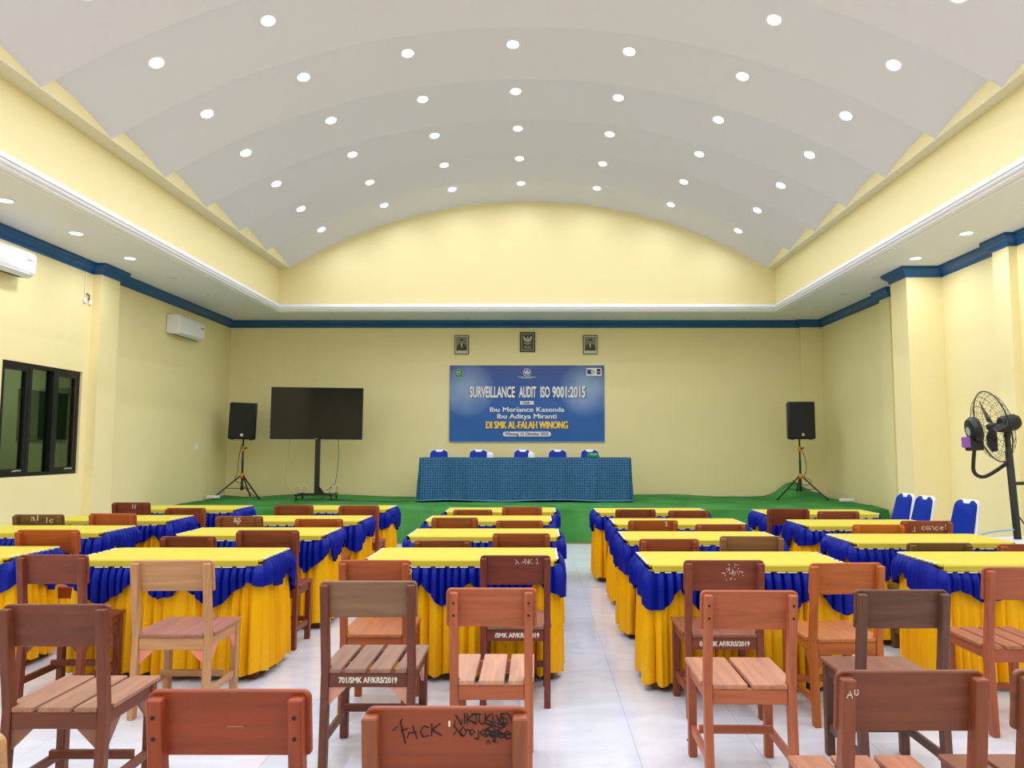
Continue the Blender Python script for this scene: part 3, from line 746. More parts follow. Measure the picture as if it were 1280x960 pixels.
ch('l4a', L('reddish-brown', 'left', 'L1', 4), -2.64, 8.38, 0.418, 0.862, (138, 72, 46), 1, ext=0.002)
ch('l4b', L('brown', 'right', 'L1', 4), -1.93, 8.38, 0.435, 0.858, (154, 78, 46), 1, ext=0.002)
ch('C4a', L('brown', 'left', 'C', 4), -0.68, 8.26, 0.421, 0.822, (148, 78, 48), 1)
ch('C4b', L('amber-brown', 'right', 'C', 4), -0.15, 8.26, 0.430, 0.852, (162, 82, 48), 1, ext=0.004)
ch('R4a', L('dark brown', 'left', 'R1', 4), 1.05, 8.10, 0.425, 0.838, (130, 70, 46), 1)
ch('R4b', L('brown', 'right', 'R1', 4), 1.61, 8.10, 0.430, 0.827, (146, 78, 52), 1)
ch('Q4a', L('dark red-brown', 'left', 'R2', 4), 2.59, 7.90, 0.428, 0.860, (124, 60, 44), 1, ext=0.004)
ch('Q4b', L('reddish-brown', 'right', 'R2', 4), 3.11, 7.90, 0.428, 0.836, (144, 78, 60), 1)

# writing and scrawls on the chairs
def rail_text(key, s, width, dx=0.0, size=0.036):
    t, py, pd = CH[key]
    text(s, size, CHALK, t, (dx, -0.0168, 0.458-0.02-0.034), bold=0.0012, width=width, depth=0.0004)
rail_text('f4', '701/SMK AF/KRS/2019', 0.275)
rail_text('b2', '/SMK AF/KRS/2019', 0.26, 0.01)
rail_text('c1', '05/SMK AF/KRS/2019', 0.28, 0.0)
rail_text('a5', '52/SMK AF/KRS/2019', 0.25, 0.0)
def board_strokes(key, lines, wd, mat, post=None):
    t, py, pd = CH[key]
    off = pd/2 - 0.008 - 0.0005
    if post is not None: off = -pd/2 - 0.0005
    strokes(lines, wd, lambda z: py(z) + off, mat, t)
def glyph(pts, x, z, s): return [[(x+a*s, z+b_*s) for (a, b_) in ln] for ln in pts]
G = {'J': [[(0.1,1),(0.9,1)],[(0.55,1),(0.55,0.1),(0.3,0),(0.05,0.25)]], 'A': [[(0,0),(0.45,1),(0.8,0)],[(0.1,0.4),(0.75,0.45)]], 'C': [[(0.8,0.8),(0.4,0.95),(0.1,0.5),(0.3,0.05),(0.8,0.15)]],
 'K': [[(0.1,1),(0.1,0)],[(0.8,1),(0.1,0.45),(0.9,0)]], 'N': [[(0.05,0),(0.1,1),(0.7,0),(0.75,1)]], 'I': [[(0.4,1),(0.4,0)]], 'T': [[(0,1),(0.9,1)],[(0.45,1),(0.45,0)]], 'U': [[(0.1,1),(0.1,0.2),(0.4,0),(0.7,0.2),(0.7,1)]],
 'M': [[(0,0),(0.1,1),(0.4,0.4),(0.75,1),(0.85,0)]], 'E': [[(0.75,1),(0.1,1),(0.1,0),(0.75,0)],[(0.1,0.5),(0.6,0.5)]], 'X': [[(0,0),(0.8,1)],[(0,1),(0.8,0)]], '1': [[(0.2,0.8),(0.5,1),(0.5,0)],[(0.2,0),(0.8,0)]],
 'O': [[(0.4,1),(0.05,0.5),(0.4,0),(0.75,0.5),(0.4,1)]], 'S': [[(0.75,0.85),(0.3,1),(0.1,0.7),(0.7,0.35),(0.5,0),(0.05,0.15)]], 'R': [[(0.1,0),(0.1,1),(0.7,0.8),(0.1,0.5),(0.75,0)]], 'B': [[(0.1,0),(0.1,1),(0.7,0.8),(0.1,0.5),(0.75,0.3),(0.1,0)]],
 'a': [[(0.7,0.5),(0.3,0.6),(0.1,0.25),(0.4,0),(0.7,0.4),(0.75,0)]], 'n': [[(0.1,0),(0.1,0.6),(0.5,0.6),(0.65,0)]], 'c': [[(0.7,0.5),(0.3,0.6),(0.1,0.3),(0.3,0),(0.7,0.1)]], 'e': [[(0.1,0.3),(0.7,0.35),(0.4,0.6),(0.1,0.25),(0.4,0),(0.7,0.1)]], 'l': [[(0.3,1),(0.3,0.1),(0.6,0)]],
 'j': [[(0.5,0.6),(0.5,-0.3),(0.1,-0.2)]], 'o': [[(0.4,0.6),(0.1,0.3),(0.4,0),(0.7,0.3),(0.4,0.6)]], '.': [[(0.3,0),(0.35,0.05)]], ' ': []}
def scrawl(key, s, x, z, size, step, wd, mat, post=None, drift=0.0):
    ls = []; rnd = random.Random(len(s)+int(x*1000))
    for i, c_ in enumerate(s):
        ls += glyph(G[c_], x + i*step + rnd.uniform(-0.002, 0.002), z + drift*i + rnd.uniform(-0.003, 0.003), size)
    board_strokes(key, ls, wd, mat, post)
board_strokes('f3', [[(-0.130,0.806),(-0.112,0.824),(-0.104,0.842)],[(-0.112,0.83),(-0.106,0.80),(-0.100,0.776)],[(-0.110,0.806),(-0.093,0.812)]], 0.0028, INK)
scrawl('f3', 'ACK', -0.094, 0.790, 0.030, 0.027, 0.0024, INK, drift=0.001)
scrawl('f3', 'NIKTUKIMEN', 0.022, 0.822, 0.025, 0.0138, 0.0024, INK)
scrawl('f3', 'XOnojoa', 0.018, 0.793, 0.024, 0.0125, 0.0022, INK)
scrawl('f3', 'BoRe', 0.092, 0.788, 0.034, 0.014, 0.0028, INK)
scrawl('f3', 'aSe', 0.100, 0.790, 0.026, 0.012, 0.0024, INK)
scrawl('f3', 'ne.', 0.098, 0.774, 0.014, 0.012, 0.0018, INK)
board_strokes('f3', [[(0.008,0.818),(0.008,0.843)]], 0.005, CHALK)
scrawl('b2', 'X ANK 1', 0.00, 0.818, 0.028, 0.019, 0.002, CHALK)
scrawl('Q3b', 'j cancel', -0.13, 0.775, 0.05, 0.04, 0.0045, CHALK)
scrawl('f8', 'A', -0.196, 0.806, 0.018, 0.02, 0.0018, CHALK, post=1)
scrawl('f8', 'U', -0.178, 0.810, 0.016, 0.02, 0.0018, CHALK, post=1)
scrawl('l3a', 'BS', -0.05, 0.80, 0.04, 0.035, 0.005, CHALK)
scrawl('l3a', 'O', -0.025, 0.775, 0.035, 0.035, 0.005, CHALK)
scrawl('a1', 'nI', -0.07, 0.80, 0.05, 0.045, 0.007, CHALK)
scrawl('a1', 'Ic', 0.06, 0.785, 0.05, 0.04, 0.006, CHALK)
scrawl('a3', 'II', 0.0, 0.815, 0.045, 0.03, 0.006, CHALK)
scrawl('b1', 'S', 0.170, 0.79, 0.05, 0.02, 0.006, CHALK)
scrawl('f2', '', 0, 0, 0.02, 0.02, 0.002, CHALK) if False else None
board_strokes('f2', [[(-0.005,0.772),(0.035,0.772),(0.036,0.768)]], 0.0025, (wood(TAN, 'x', 0.2)))
rs_ = random.Random(5)
board_strokes('c1', [[(0.03+rs_.gauss(0,0.03), z_), (0.034+rs_.gauss(0,0.03)*0+0.03*0, z_)] if False else [(x_, z_), (x_+0.003, z_+0.002)] for x_, z_ in [(0.04+rs_.gauss(0,0.03), 0.80+rs_.gauss(0,0.018)) for _ in range(40)]], 0.0035, CHALK)
scrawl('R3a', '1', 0.10, 0.80, 0.035, 0.02, 0.005, CHALK)

# ------------------------------------------------------------------ blue stacking chairs
def blue_chair_meshes():
    D = {}
    # local: faces -Y, seat at z .45, back leans towards +Y
    bh0, bh1 = 0.50, 0.92
    def lean(z): return 0.20 + (z-0.45)*0.24
    def outline(z):                                   # half width at height
        t = (z-bh0)/(bh1-bh0)
        return 0.195 - 0.030*t
    def shell(yo, th, inset, notch):
        zs = [bh0+inset + (bh1-bh0-2*inset)*k/14 for k in range(15)]; ring = []
        right = []; 
        for z in zs:
            hw = outline(z)-inset; e = min(z-bh0-inset, bh1-inset-z); r = 0.06
            if e < r: hw -= r - math.sqrt(max(0, r*r-(r-e)**2))
            right.append((hw, z))
        poly = right + ([(0.075, bh1-inset), (0.05, bh1-inset-0.035), (-0.05, bh1-inset-0.035), (-0.075, bh1-inset)] if notch else []) + [(-x, z) for x, z in reversed(right)]
        mb = MB(); mb.prism(poly, 0, th, 'y'); mb.v = [(x, y+lean(z)+yo+0.10*(x*x)*-2.0, z) for x, y, z in mb.v]
        return mb
    D['backrest_shell'] = shell(0.0, 0.034, 0.0, False).mesh('backrest_shell', M_WHITE, bevel=0.004, smooth=True)
    D['backrest_pad'] = shell(-0.026, 0.030, 0.007, True).mesh('backrest_pad', M_PAD, bevel=0.008, smooth=True)
    D['seat_pad'] = MB().prism(rrect(0.43, 0.42, 0.06, 5, 0, -0.02), 0.415, 0.465, 'z').mesh('seat_pad', M_PAD, bevel=0.012, smooth=True)
    for s, nm in ((-1, 'side_frame_a'), (1, 'side_frame_b')):
        mb = MB(); x = s*0.215
        mb.tube([(x, -0.22, 0.0), (x, -0.20, 0.20), (x, -0.19, 0.405), (x, -0.15, 0.425), (x, 0.12, 0.425), (x*0.98, 0.20, 0.44), (x*0.95, 0.225, 0.55), (x*0.88, 0.27, 0.75)], 0.012, 8)
        mb.tube([(x, 0.02, 0.415), (x, 0.12, 0.25), (x, 0.24, 0.0)], 0.012, 8)
        D[nm] = mb.mesh('side_frame', M_WHITE, smooth=True)
    D['brace'] = MB().tube([(-0.215, -0.19, 0.36), (0.215, -0.19, 0.36)], 0.010, 8).mesh('brace', M_WHITE, smooth=True)
    return D
BC = blue_chair_meshes()
def blue_chair(label, x, y, z, rz, group):
    t = thing('stacking_chair', label, 'chair', (x, y, z), (0, 0, math.radians(rz)), group)
    for k, me in BC.items(): link(me.name.split('.')[0], me, t)
    return t
blue_chair('blue padded chair with white rim by the right column, nearest the stage', 4.27, 9.46, 0, -86, 'blue padded chairs')
blue_chair('blue padded chair with white rim by the right wall, second from the stage', 4.28, 9.00, 0, -86, 'blue padded chairs')
blue_chair('blue padded chair with white rim standing alone near the standing fan', 4.43, 8.36, 0, -80, 'blue padded chairs')
for i, x in enumerate((-1.84, -1.09, -0.25, 0.41, 1.02)):
    blue_chair('blue padded chair behind the long stage table, %s from the left' % ORD[i], x, 14.20, ZT, 0, 'blue chairs behind the stage table')

# ------------------------------------------------------------------ long table on the stage
lt = thing('stage_table', 'long table on the stage draped in patterned blue batik cloth', 'table', (-0.19, 13.85, ZT))
LW, LD, LZ = 3.76, 0.62, 0.775
def lt_cloth():
    n = 520; pts, tot = perimeter(LW, LD, 0.05, n); lv = [0, 0.04, 0.15, 0.35, 0.6, 0.85, 1.0]; me_v = []; uvs = []
    mb = MB()
    def P(i, j):
        (p, nn, s) = pts[i % n]; t = lv[j]
        wv = 0.020*math.sin(s*9) + 0.016*math.sin(s*23+1) + 0.014*math.sin(s*4.1+2)
        sm_ = sum(math.exp(-((s-q)/0.02)**2) for q in (0.86, 1.62, 2.38, 3.0))*0.02
        o = 0.004 + 0.045*t + wv*min(1, 1.5*t) - sm_*t
        zb = 0.03 + 0.012*math.sin(s*3.3)
        return (p[0]+nn[0]*o, p[1]+nn[1]*o, LZ - t*(LZ-zb))
    mb.grid(P, n, len(lv), True)
    me = mb.mesh('cloth', M_BATIK, smooth=True)
    uv = me.uv_layers.new(name='UVMap')
    for lp in me.loops:
        v = me.vertices[lp.vertex_index].co; k = lp.vertex_index % n
        uv.data[lp.index].uv = (pts[k][2], v.z)
    for pl in me.polygons:                       # seam
        us = [uv.data[l].uv[0] for l in pl.loop_indices]
        if max(us)-min(us) > 1:
            for l in pl.loop_indices:
                if uv.data[l].uv[0] < 1: uv.data[l].uv = (uv.data[l].uv[0]+tot, uv.data[l].uv[1])
    return me
link('cloth', lt_cloth(), lt)
tp = MB().prism(rrect(LW+0.01, LD+0.01, 0.05, 4), LZ-0.012, LZ+0.004, 'z').mesh('cloth_top', M_BATIK, bevel=0.003)
uv = tp.uv_layers.new(name='UVMap')
for lp in tp.loops: uv.data[lp.index].uv = tp.vertices[lp.vertex_index].co.xy
link('cloth_top', tp, lt)
for sx in (-1.8, -0.6, 0.6, 1.8):
    for sy in (-0.25, 0.25): link('leg', tleg_me, lt, (sx, sy, 0), None)
hem = MB(); hp, ht = perimeter(LW, LD, 0.05, 300)
hem.tube([(p[0]+nn[0]*(0.053+0.020*math.sin(s*9)+0.016*math.sin(s*23+1)+0.014*math.sin(s*4.1+2)), p[1]+nn[1]*(0.053+0.020*math.sin(s*9)+0.016*math.sin(s*23+1)+0.014*math.sin(s*4.1+2)), 0.034+0.012*math.sin(s*3.3)) for (p, nn, s) in hp], 0.010, 6, True)
hem.build('hem', plain('hem_pale', (96, 146, 190), 0.7), lt)
zt_ = ZT + LZ + 0.005
for i, (x, nm) in enumerate(((-0.825, 'left'), (-0.085, 'right'))):
    t = thing('tissue_box', 'white tissue box standing on the stage table, %s one' % nm, 'tissue', (x, 13.72, zt_))
    bx('box', M_PAPER, -0.055, 0.055, -0.04, 0.04, 0.0, 0.075, t, 0.004)
    MB().prism([(-0.05,0.074),(0.045,0.074),(0.03,0.10),(0.0,0.095),(-0.03,0.13)], -0.006, 0.006, 'y').build('tissue', M_PAPER, t)
t = thing('green_bag', 'small green patterned gift bag lying on the right of the stage table', 'bag', (1.03, 13.80, zt_))
gm = plain('green_print', (20, 140, 84), 0.6, var=0.5, scale=40)
MB().prism([(-0.11,0.0),(0.12,0.0),(0.10,0.06),(0.04,0.085),(-0.06,0.088),(-0.10,0.075)], -0.06, 0.06, 'y').build('bag_body', gm, t, bevel=0.01)
MB().tube([(-0.05,-0.062,0.07),(-0.02,-0.068,0.05),(0.04,-0.068,0.052),(0.06,-0.062,0.072)],0.005,6).build('handle', M_PAPER, t)

# ------------------------------------------------------------------ banner
bn = thing('banner', 'wide blue vinyl banner with white and yellow lettering on the back wall', 'banner', (-0.18, YB-0.02, 2.35))
BW, BHT = 3.08, 1.52
sh = MB()
def BN(i, j):
    x = -BW/2 + BW*i/60; z = -BHT/2 + BHT*j/30
    y = 0.008*nz(x*1.5, z*2, 1.0) + 0.006*math.sin((x+z*0.9)*9)*max(0, x-0.8)*max(0, 0.5-z) + 0.004*math.sin((x*0.3-z)*16)*max(0, -x-0.9)
    return (x, min(0.012, y), z)
sh.grid(BN, 61, 31); bo = sh.build('sheet', M_BANNER, bn, smooth=True)
TXT = plain('print_white', (238, 240, 246), 0.4, var=0.02); TXY = plain('print_yellow', (250, 212, 74), 0.4, var=0.03); NAVY = plain('print_navy', (24, 44, 96), 0.4); SHD = plain('print_shadow', (40, 50, 90), 0.4)
yt = -0.018
def bt(s, size, z, width, mat, bold=0.0, y=yt, x=0.0, thick=0.0): return text(s, size, mat, bn, (x, y, z), bold=bold, width=width, depth=0.0005, thick=thick)
bt('SURVEILLANCE', 0.30, 0.208, 0.93, SHD, 0.010, yt+0.003, -0.685); bt('AUDIT', 0.30, 0.208, 0.36, SHD, 0.010, yt+0.003, 0.02); bt('ISO', 0.30, 0.208, 0.20, SHD, 0.010, yt+0.003, 0.365); bt('9001:2015', 0.30, 0.208, 0.68, SHD, 0.010, yt+0.003, 0.84)
bt('SURVEILLANCE', 0.30, 0.214, 0.90, TXT, 0.009, yt, -0.69); bt('AUDIT', 0.30, 0.214, 0.34, TXT, 0.009, yt, 0.015); bt('ISO', 0.30, 0.214, 0.19, TXT, 0.009, yt, 0.36); bt('9001:2015', 0.30, 0.214, 0.66, TXT, 0.009, yt, 0.835)
def pill(w, h, r, x, z, mat, y=yt+0.002): 
    return MB().prism(rrect(w, h, r, 5, x, z), y, y+0.003, 'y').build('printed_plate', mat, bn)
pill(0.27, 0.07, 0.006, 0.0, 0.012, TXT); bt('Oleh :', 0.075, 0.012, 0.19, NAVY, 0.002)
bt('Ibu Meriance Kasenda', 0.135, -0.125, 1.47, TXT, 0.0, thick=0.004)
bt('Ibu Aditya Miranti', 0.135, -0.258, 1.17, TXT, 0.0, thick=0.004)
bt('DI SMK AL-FALAH WINONG', 0.205, -0.435, 1.61, TXY, 0.0, thick=0.008)
pill(0.95, 0.095, 0.045, 0.0, -0.606, TXT); bt('Winong, 15 Oktober 2025', 0.085, -0.606, 0.86, NAVY, 0.002)
# crest, ministry emblem, certification plate
pent = [(math.cos(PI/2+2*PI*k/5), math.sin(PI/2+2*PI*k/5)) for k in range(5)]
MB().prism([(-1.36+0.105*a, 0.60+0.10*b_) for a, b_ in pent], yt, yt+0.003, 'y').build('crest', plain('crest_green', (120, 190, 150), 0.4), bn)
MB().prism([(-1.36+0.088*a, 0.60+0.084*b_) for a, b_ in pent], yt-0.002, yt, 'y').build('crest', plain('crest_dark', (40, 120, 96), 0.4), bn)
MB().lathe([(0.044,0),(0.044,0.002)],20,(-1.36,yt-0.002,0.605),(0,-1,0)).build('crest', plain('crest_core', (190, 214, 190), 0.4), bn)
bx('crest', NAVY, -1.39, -1.33, yt-0.006, yt-0.003, 0.585, 0.605, bn); bx('crest', NAVY, -1.366, -1.354, yt-0.006, yt-0.003, 0.6, 0.64, bn)
MB().tube([(0.0+0.075*math.cos(2*PI*k/28), yt, 0.62+0.075*math.sin(2*PI*k/28)) for k in range(28)],0.006,6,True).build('emblem', TXT, bn)
for s in (-1, 1):
    MB().prism([(s*0.006,0.575),(s*0.03,0.585),(s*0.058,0.625),(s*0.05,0.655),(s*0.03,0.625),(s*0.008,0.61)], yt-0.001, yt+0.002, 'y').build('emblem', TXT, bn)
MB().prism([(-0.012,0.61),(0.012,0.61),(0.018,0.65),(0.0,0.68),(-0.018,0.65)], yt-0.001, yt+0.002, 'y').build('emblem', TXT, bn)
bx('emblem', TXT, -0.18, 0.18, yt-0.001, yt+0.002, 0.525, 0.532, bn); bx('emblem', TXT, -0.12, 0.12, yt-0.001, yt+0.002, 0.503, 0.510, bn)
pill(0.30, 0.155, 0.004, 1.335, 0.63, TXT)
bx('certification_mark', NAVY, 1.20, 1.305, yt-0.001, yt+0.002, 0.585, 0.675, bn)
MB().lathe([(0.045,0),(0.045,0.002)],20,(1.315,yt-0.001,0.632),(0,-1,0)).build('certification_mark', plain('mark_grey', (190,196,206), 0.4), bn)
bx('certification_mark', plain('mark_black', (30,32,36), 0.4), 1.39, 1.465, yt-0.001, yt+0.002, 0.58, 0.69, bn)
bx('certification_mark', TXT, 1.40, 1.455, yt-0.003, yt-0.001, 0.625, 0.635, bn)
bx('grommet_hem', plain('banner_hem', (150, 170, 210), 0.5), -BW/2, BW/2, -0.006, 0.0, -BHT/2-0.006, -BHT/2+0.008, bn)

# ------------------------------------------------------------------ framed pictures
def frame(label, x, z, w, h, rim, black):
    t = thing('framed_picture', label, 'picture', (x, YB-0.004, z), (math.radians(2), 0, 0), 'framed pictures over the banner')
    m = MB(); b_ = rim
    m.box(-w/2,w/2,-0.025,0,-h/2,-h/2+b_); m.box(-w/2,w/2,-0.025,0,h/2-b_,h/2); m.box(-w/2,-w/2+b_,-0.025,0,-h/2+b_,h/2-b_); m.box(w/2-b_,w/2,-0.025,0,-h/2+b_,h/2-b_)
    m.build('frame', M_BLACK if black else plain('thin_frame', (62, 60, 46), 0.4), t)
    return t
P_PALE = plain('photo_mount', (206, 204, 186), 0.4); P_GREY = plain('photo_ground', (132, 130, 104), 0.4, var=0.2); P_SUIT = plain('photo_suit', (50, 50, 46), 0.5); P_SKIN = plain('photo_skin', (150, 134, 112), 0.5); P_DARK = plain('emblem_ground', (66, 64, 50), 0.4)
for (lb, x, red) in (('framed formal portrait of a person in dark suit, left of the emblem', -1.485, 0), ('framed formal portrait of a person in dark suit, right of the emblem', 1.085, 1)):
    t = frame(lb, x, 3.525, 0.285, 0.385, 0.013, False)
    bx('mount', P_PALE, -0.13, 0.13, -0.010, -0.006, -0.18, 0.18, t)
    bx('photo_print', P_GREY, -0.11, 0.11, -0.012, -0.010, -0.115, 0.16, t)
    MB().prism([(-0.10,-0.115),(0.10,-0.115),(0.095,-0.03),(0.05,0.015),(0.02,0.03),(-0.02,0.03),(-0.05,0.015),(-0.095,-0.03)], -0.014, -0.012, 'y').build('photo_suit', P_SUIT, t)
    MB().prism([(-0.018,0.03),(0.018,0.03),(0.006,-0.06),(-0.006,-0.06)], -0.015, -0.014, 'y').build('photo_shirt', P_PALE, t)
    MB().prism([(0.036*math.cos(2*PI*k/16), 0.068+0.046*math.sin(2*PI*k/16)) for k in range(16)], -0.016, -0.014, 'y').build('photo_face', P_SKIN, t)
    MB().prism([(-0.038,0.08),(0.038,0.08),(0.036,0.108),(0.018,0.120),(-0.018,0.120),(-0.036,0.108)], -0.017, -0.016, 'y').build('photo_hat', P_SUIT, t)
t = frame('black framed emblem with spread-winged eagle, centre of the three wall pictures', -0.17, 3.58, 0.305, 0.40, 0.026, True)
bx('mount', P_PALE, -0.127, 0.127, -0.010, -0.006, -0.174, 0.174, t); bx('photo_print', P_DARK, -0.115, 0.115, -0.012, -0.010, -0.162, 0.162, t)
for s in (-1, 1):
    MB().prism([(s*0.02,0.06),(s*0.085,0.13),(s*0.09,0.09),(s*0.08,0.05),(s*0.055,0.02),(s*0.02,0.0)], -0.014, -0.012, 'y').build('emblem_wing', plain('emblem_pale', (190, 186, 160), 0.4), t)
    MB().prism([(0,-0.03),(s*0.075,-0.005),(s*0.075,-0.022),(0,-0.05)], -0.014, -0.012, 'y').build('emblem_ribbon', MATS['emblem_pale'], t)
MB().prism([(-0.022,0.06),(0.022,0.06),(0.022,0.02),(0,-0.008),(-0.022,0.02)], -0.015, -0.013, 'y').build('emblem_shield', MATS['emblem_pale'], t)
MB().prism([(-0.010,0.06),(0.010,0.06),(0.012,0.095),(0.026,0.098),(0.006,0.112),(-0.012,0.10)], -0.015, -0.013, 'y').build('emblem_head', MATS['emblem_pale'], t)
for z in (-0.085, -0.105, -0.125): bx('emblem_text_line', MATS['emblem_pale'], -0.07, 0.07, -0.014, -0.012, z-0.003, z+0.003, t)

# ------------------------------------------------------------------ television on rolling stand
tv = thing('tv_stand', 'black rolling television stand with casters on the left of the stage', 'stand', (-4.02, 14.05, ZT+0.01), (0, 0, math.radians(4)))
bx('pole', M_BLKMET, -0.045, 0.045, -0.025, 0.025, 0.10, 1.55, tv, 0.004)
b_ = MB(); b_.box(-0.34, 0.34, -0.03, 0.03, 0.075, 0.115); b_.box(-0.34, -0.28, -0.28, 0.28, 0.075, 0.115); b_.box(0.28, 0.34, -0.28, 0.28, 0.075, 0.115)
b_.build('base_frame', M_BLKMET, tv, 0.004)
MB().prism([(0.045,0.115),(0.14,0.115),(0.045,0.24)], -0.01, 0.01, 'y').build('gusset_plate', M_BLKMET, tv)
for sx in (-0.31, 0.31):
    for sy in (-0.25, 0.25):
        c = MB().lathe([(0.034,-0.012),(0.038,-0.006),(0.038,0.006),(0.034,0.012)],18,(sx,sy,0.038),(1,0,0)).build('caster', M_BLACK, tv, smooth=True)
        bx('fork', M_CHROME, sx-0.018, sx+0.018, sy-0.012, sy+0.012, 0.045, 0.076, c)
for sx in (-0.33, -0.22, 0.25, 0.36): MB().tube([(sx,-0.05,0.11),(sx,-0.05,0.22),(sx+0.02,-0.05,0.25),(sx+0.04,-0.05,0.22),(sx+0.035,-0.05,0.17)],0.008,6).build('cable_hook', M_CHROME, tv)
bx('bracket', M_BLKMET, -0.28, 0.28, -0.05, -0.02, 1.30, 1.55, tv)
tvp = thing('television', 'large flat black television screen on the rolling stand', 'television', (-4.03, 13.98, 2.105), (math.radians(0), math.radians(0.4), math.radians(5)))
TVW, TVH = 1.66, 0.955
bx('housing', M_BLACK, -TVW/2, TVW/2, -0.01, 0.03, -TVH/2, TVH/2, tvp, 0.005)
bx('screen', M_SCREEN, -TVW/2+0.012, TVW/2-0.012, -0.013, -0.009, -TVH/2+0.022, TVH/2-0.012, tvp)
bx('rear_box', M_BLACK, -0.5, 0.5, 0.03, 0.055, -0.40, 0.1, tvp, 0.01)
bx('chin_badge', M_CHROME, -0.03, 0.03, -0.012, -0.010, -TVH/2+0.006, -TVH/2+0.014, tvp)
def cable(label, pts, r, mat, name='cable'):
    # smooth the path
    P = [Vector(p) for p in pts]
    for _ in range(2):
        Q = [P[0]]
        for a, b2 in zip(P[:-1], P[1:]): Q += [a.lerp(b2, 0.25), a.lerp(b2, 0.75)]
        P = Q + [P[-1]]
    return tag(MB().tube(P, r, 6).build(name, mat, smooth=True), label, 'cable')
cable('thin power cable hanging from the left of the television', [(-4.52,14.0,1.64),(-4.54,14.05,1.4),(-4.6,14.05,1.0),(-4.58,14.05,0.8),(-4.45,14.05,0.62),(-4.3,14.0,0.60)], 0.008, M_CABLE_Y)
cable('thin signal cable hanging from the right of the television', [(-3.63,14.0,1.64),(-3.63,14.05,1.3),(-3.66,14.05,0.95),(-3.7,14.05,0.78),(-3.84,14.03,0.70)], 0.005, M_CABLE)
cable('dark power cable trailing over the carpet beside the television stand', [(-3.75,13.75,0.55),(-3.5,13.6,0.545),(-3.2,13.5,0.55),(-2.6,13.25,0.55),(-2.2,13.3,0.55)], 0.008, M_CABLE)
cable('black cable coiled under the television stand', [(-4.3,13.75,0.55),(-4.15,13.65,0.55),(-4.0,13.75,0.56),(-3.9,13.62,0.55),(-3.8,13.75,0.57)], 0.010, M_CABLE)

# ------------------------------------------------------------------ loudspeakers on tripods
def speaker(side, x, y, rz, tilt):
    zb = ZT + 0.02
    h = 1.60 - ZT      # pole top height above the stage
    s = thing('speaker_stand', 'black tripod speaker stand with orange collars on the %s of the stage' % side, 'stand', (x, y, ZT+0.008), (0, 0, math.radians(rz)), 'speaker tripods')
    MB().tube([(0,0,0.16),(0,0,0.72)],0.020,10).build('lower_pole', M_BLKMET, s, smooth=True)
    MB().tube([(0,0,0.70),(0,0,h+0.03)],0.016,10).build('upper_pole', M_BLKMET, s, smooth=True)
    c = MB().lathe([(0.026,0.88),(0.030,0.89),(0.030,0.96),(0.026,0.97)],16).build('collar', M_ORANGE, s, smooth=True)
    MB().tube([(0.02,-0.01,0.93),(0.075,-0.02,0.945)],0.012,8).build('knob', M_BLACK, c, smooth=True)
    c = MB().lathe([(0.032,0.38),(0.042,0.40),(0.042,0.45),(0.030,0.47)],16).build('collar', M_ORANGE, s, smooth=True)
    c2 = MB().lathe([(0.028,0.15),(0.030,0.16),(0.030,0.21),(0.028,0.22)],16).build('collar', M_BLACK, s, smooth=True)
    for k, a in enumerate((200, 320, 85)):
        a = math.radians(a); fx, fy = 0.50*math.cos(a), 0.50*math.sin(a)
        l = MB().tube([(0.03*math.cos(a),0.03*math.sin(a),0.42),(fx,fy,0.014)],0.014,8).build('leg', M_BLKMET, s, smooth=True)
        MB().tube([(fx*0.97,fy*0.97,0.022),(fx*1.03,fy*1.03,0.012)],0.018,8).build('rubber_foot', M_BLACK, l, smooth=True)
        MB().tube([(0.02*math.cos(a),0.02*math.sin(a),0.18),(fx*0.56,fy*0.56,0.196)],0.007,6).build('brace', M_BLKMET, s)
    sp = thing('loudspeaker', 'black loudspeaker cabinet raised on the %s tripod of the stage' % side, 'loudspeaker', (x, y, ZT+0.008+h+0.012), (0, math.radians(tilt), math.radians(rz)), 'stage loudspeakers')
    w_, hh = 0.50, 0.70
    body = MB().prism([(-w_/2+0.01,-0.19),(w_/2-0.01,-0.19),(w_/2,-0.14),(w_/2-0.07,0.17),(-w_/2+0.07,0.17),(-w_/2,-0.14)], 0.012, hh, 'z').build('cabinet', M_BLACK, sp, bevel=0.018, smooth=True)
    g = MB().prism(rrect(w_-0.05, hh-0.05, 0.03, 4, 0, hh/2+0.004), -0.202, -0.186, 'y').build('grille', plain('grille_mesh', (14,15,17), 0.6, bump=0.5, bscale=300), sp, bevel=0.005)
    MB().lathe([(0.028,0),(0.028,0.003)],20,(0.01,-0.202,0.095),(0,-1,0)).build('badge', M_CHROME, g)
    for sx in (-0.17, 0.17): bx('foot', M_BLACK, sx-0.025, sx+0.025, -0.15, -0.10, 0.0, 0.014, sp)
speaker('left', -5.55, 14.45, 8, 2)
speaker('right', 4.88, 14.12, -2, 0)
cable('thin cable looping down the left speaker tripod', [(-5.56,14.4,1.55),(-5.62,14.4,1.2),(-5.60,14.38,1.0),(-5.68,14.36,0.86),(-5.5,14.36,0.80),(-5.42,14.38,0.66),(-5.25,14.36,0.555)], 0.006, M_CABLE)
cable('thin cable looping down the right speaker tripod', [(4.88,14.07,1.5),(4.97,14.06,1.25),(4.98,14.06,1.02),(4.90,14.06,0.95),(5.07,14.05,0.88),(5.02,14.05,0.78),(4.80,14.05,0.82),(4.70,14.04,0.88)], 0.006, M_CABLE)

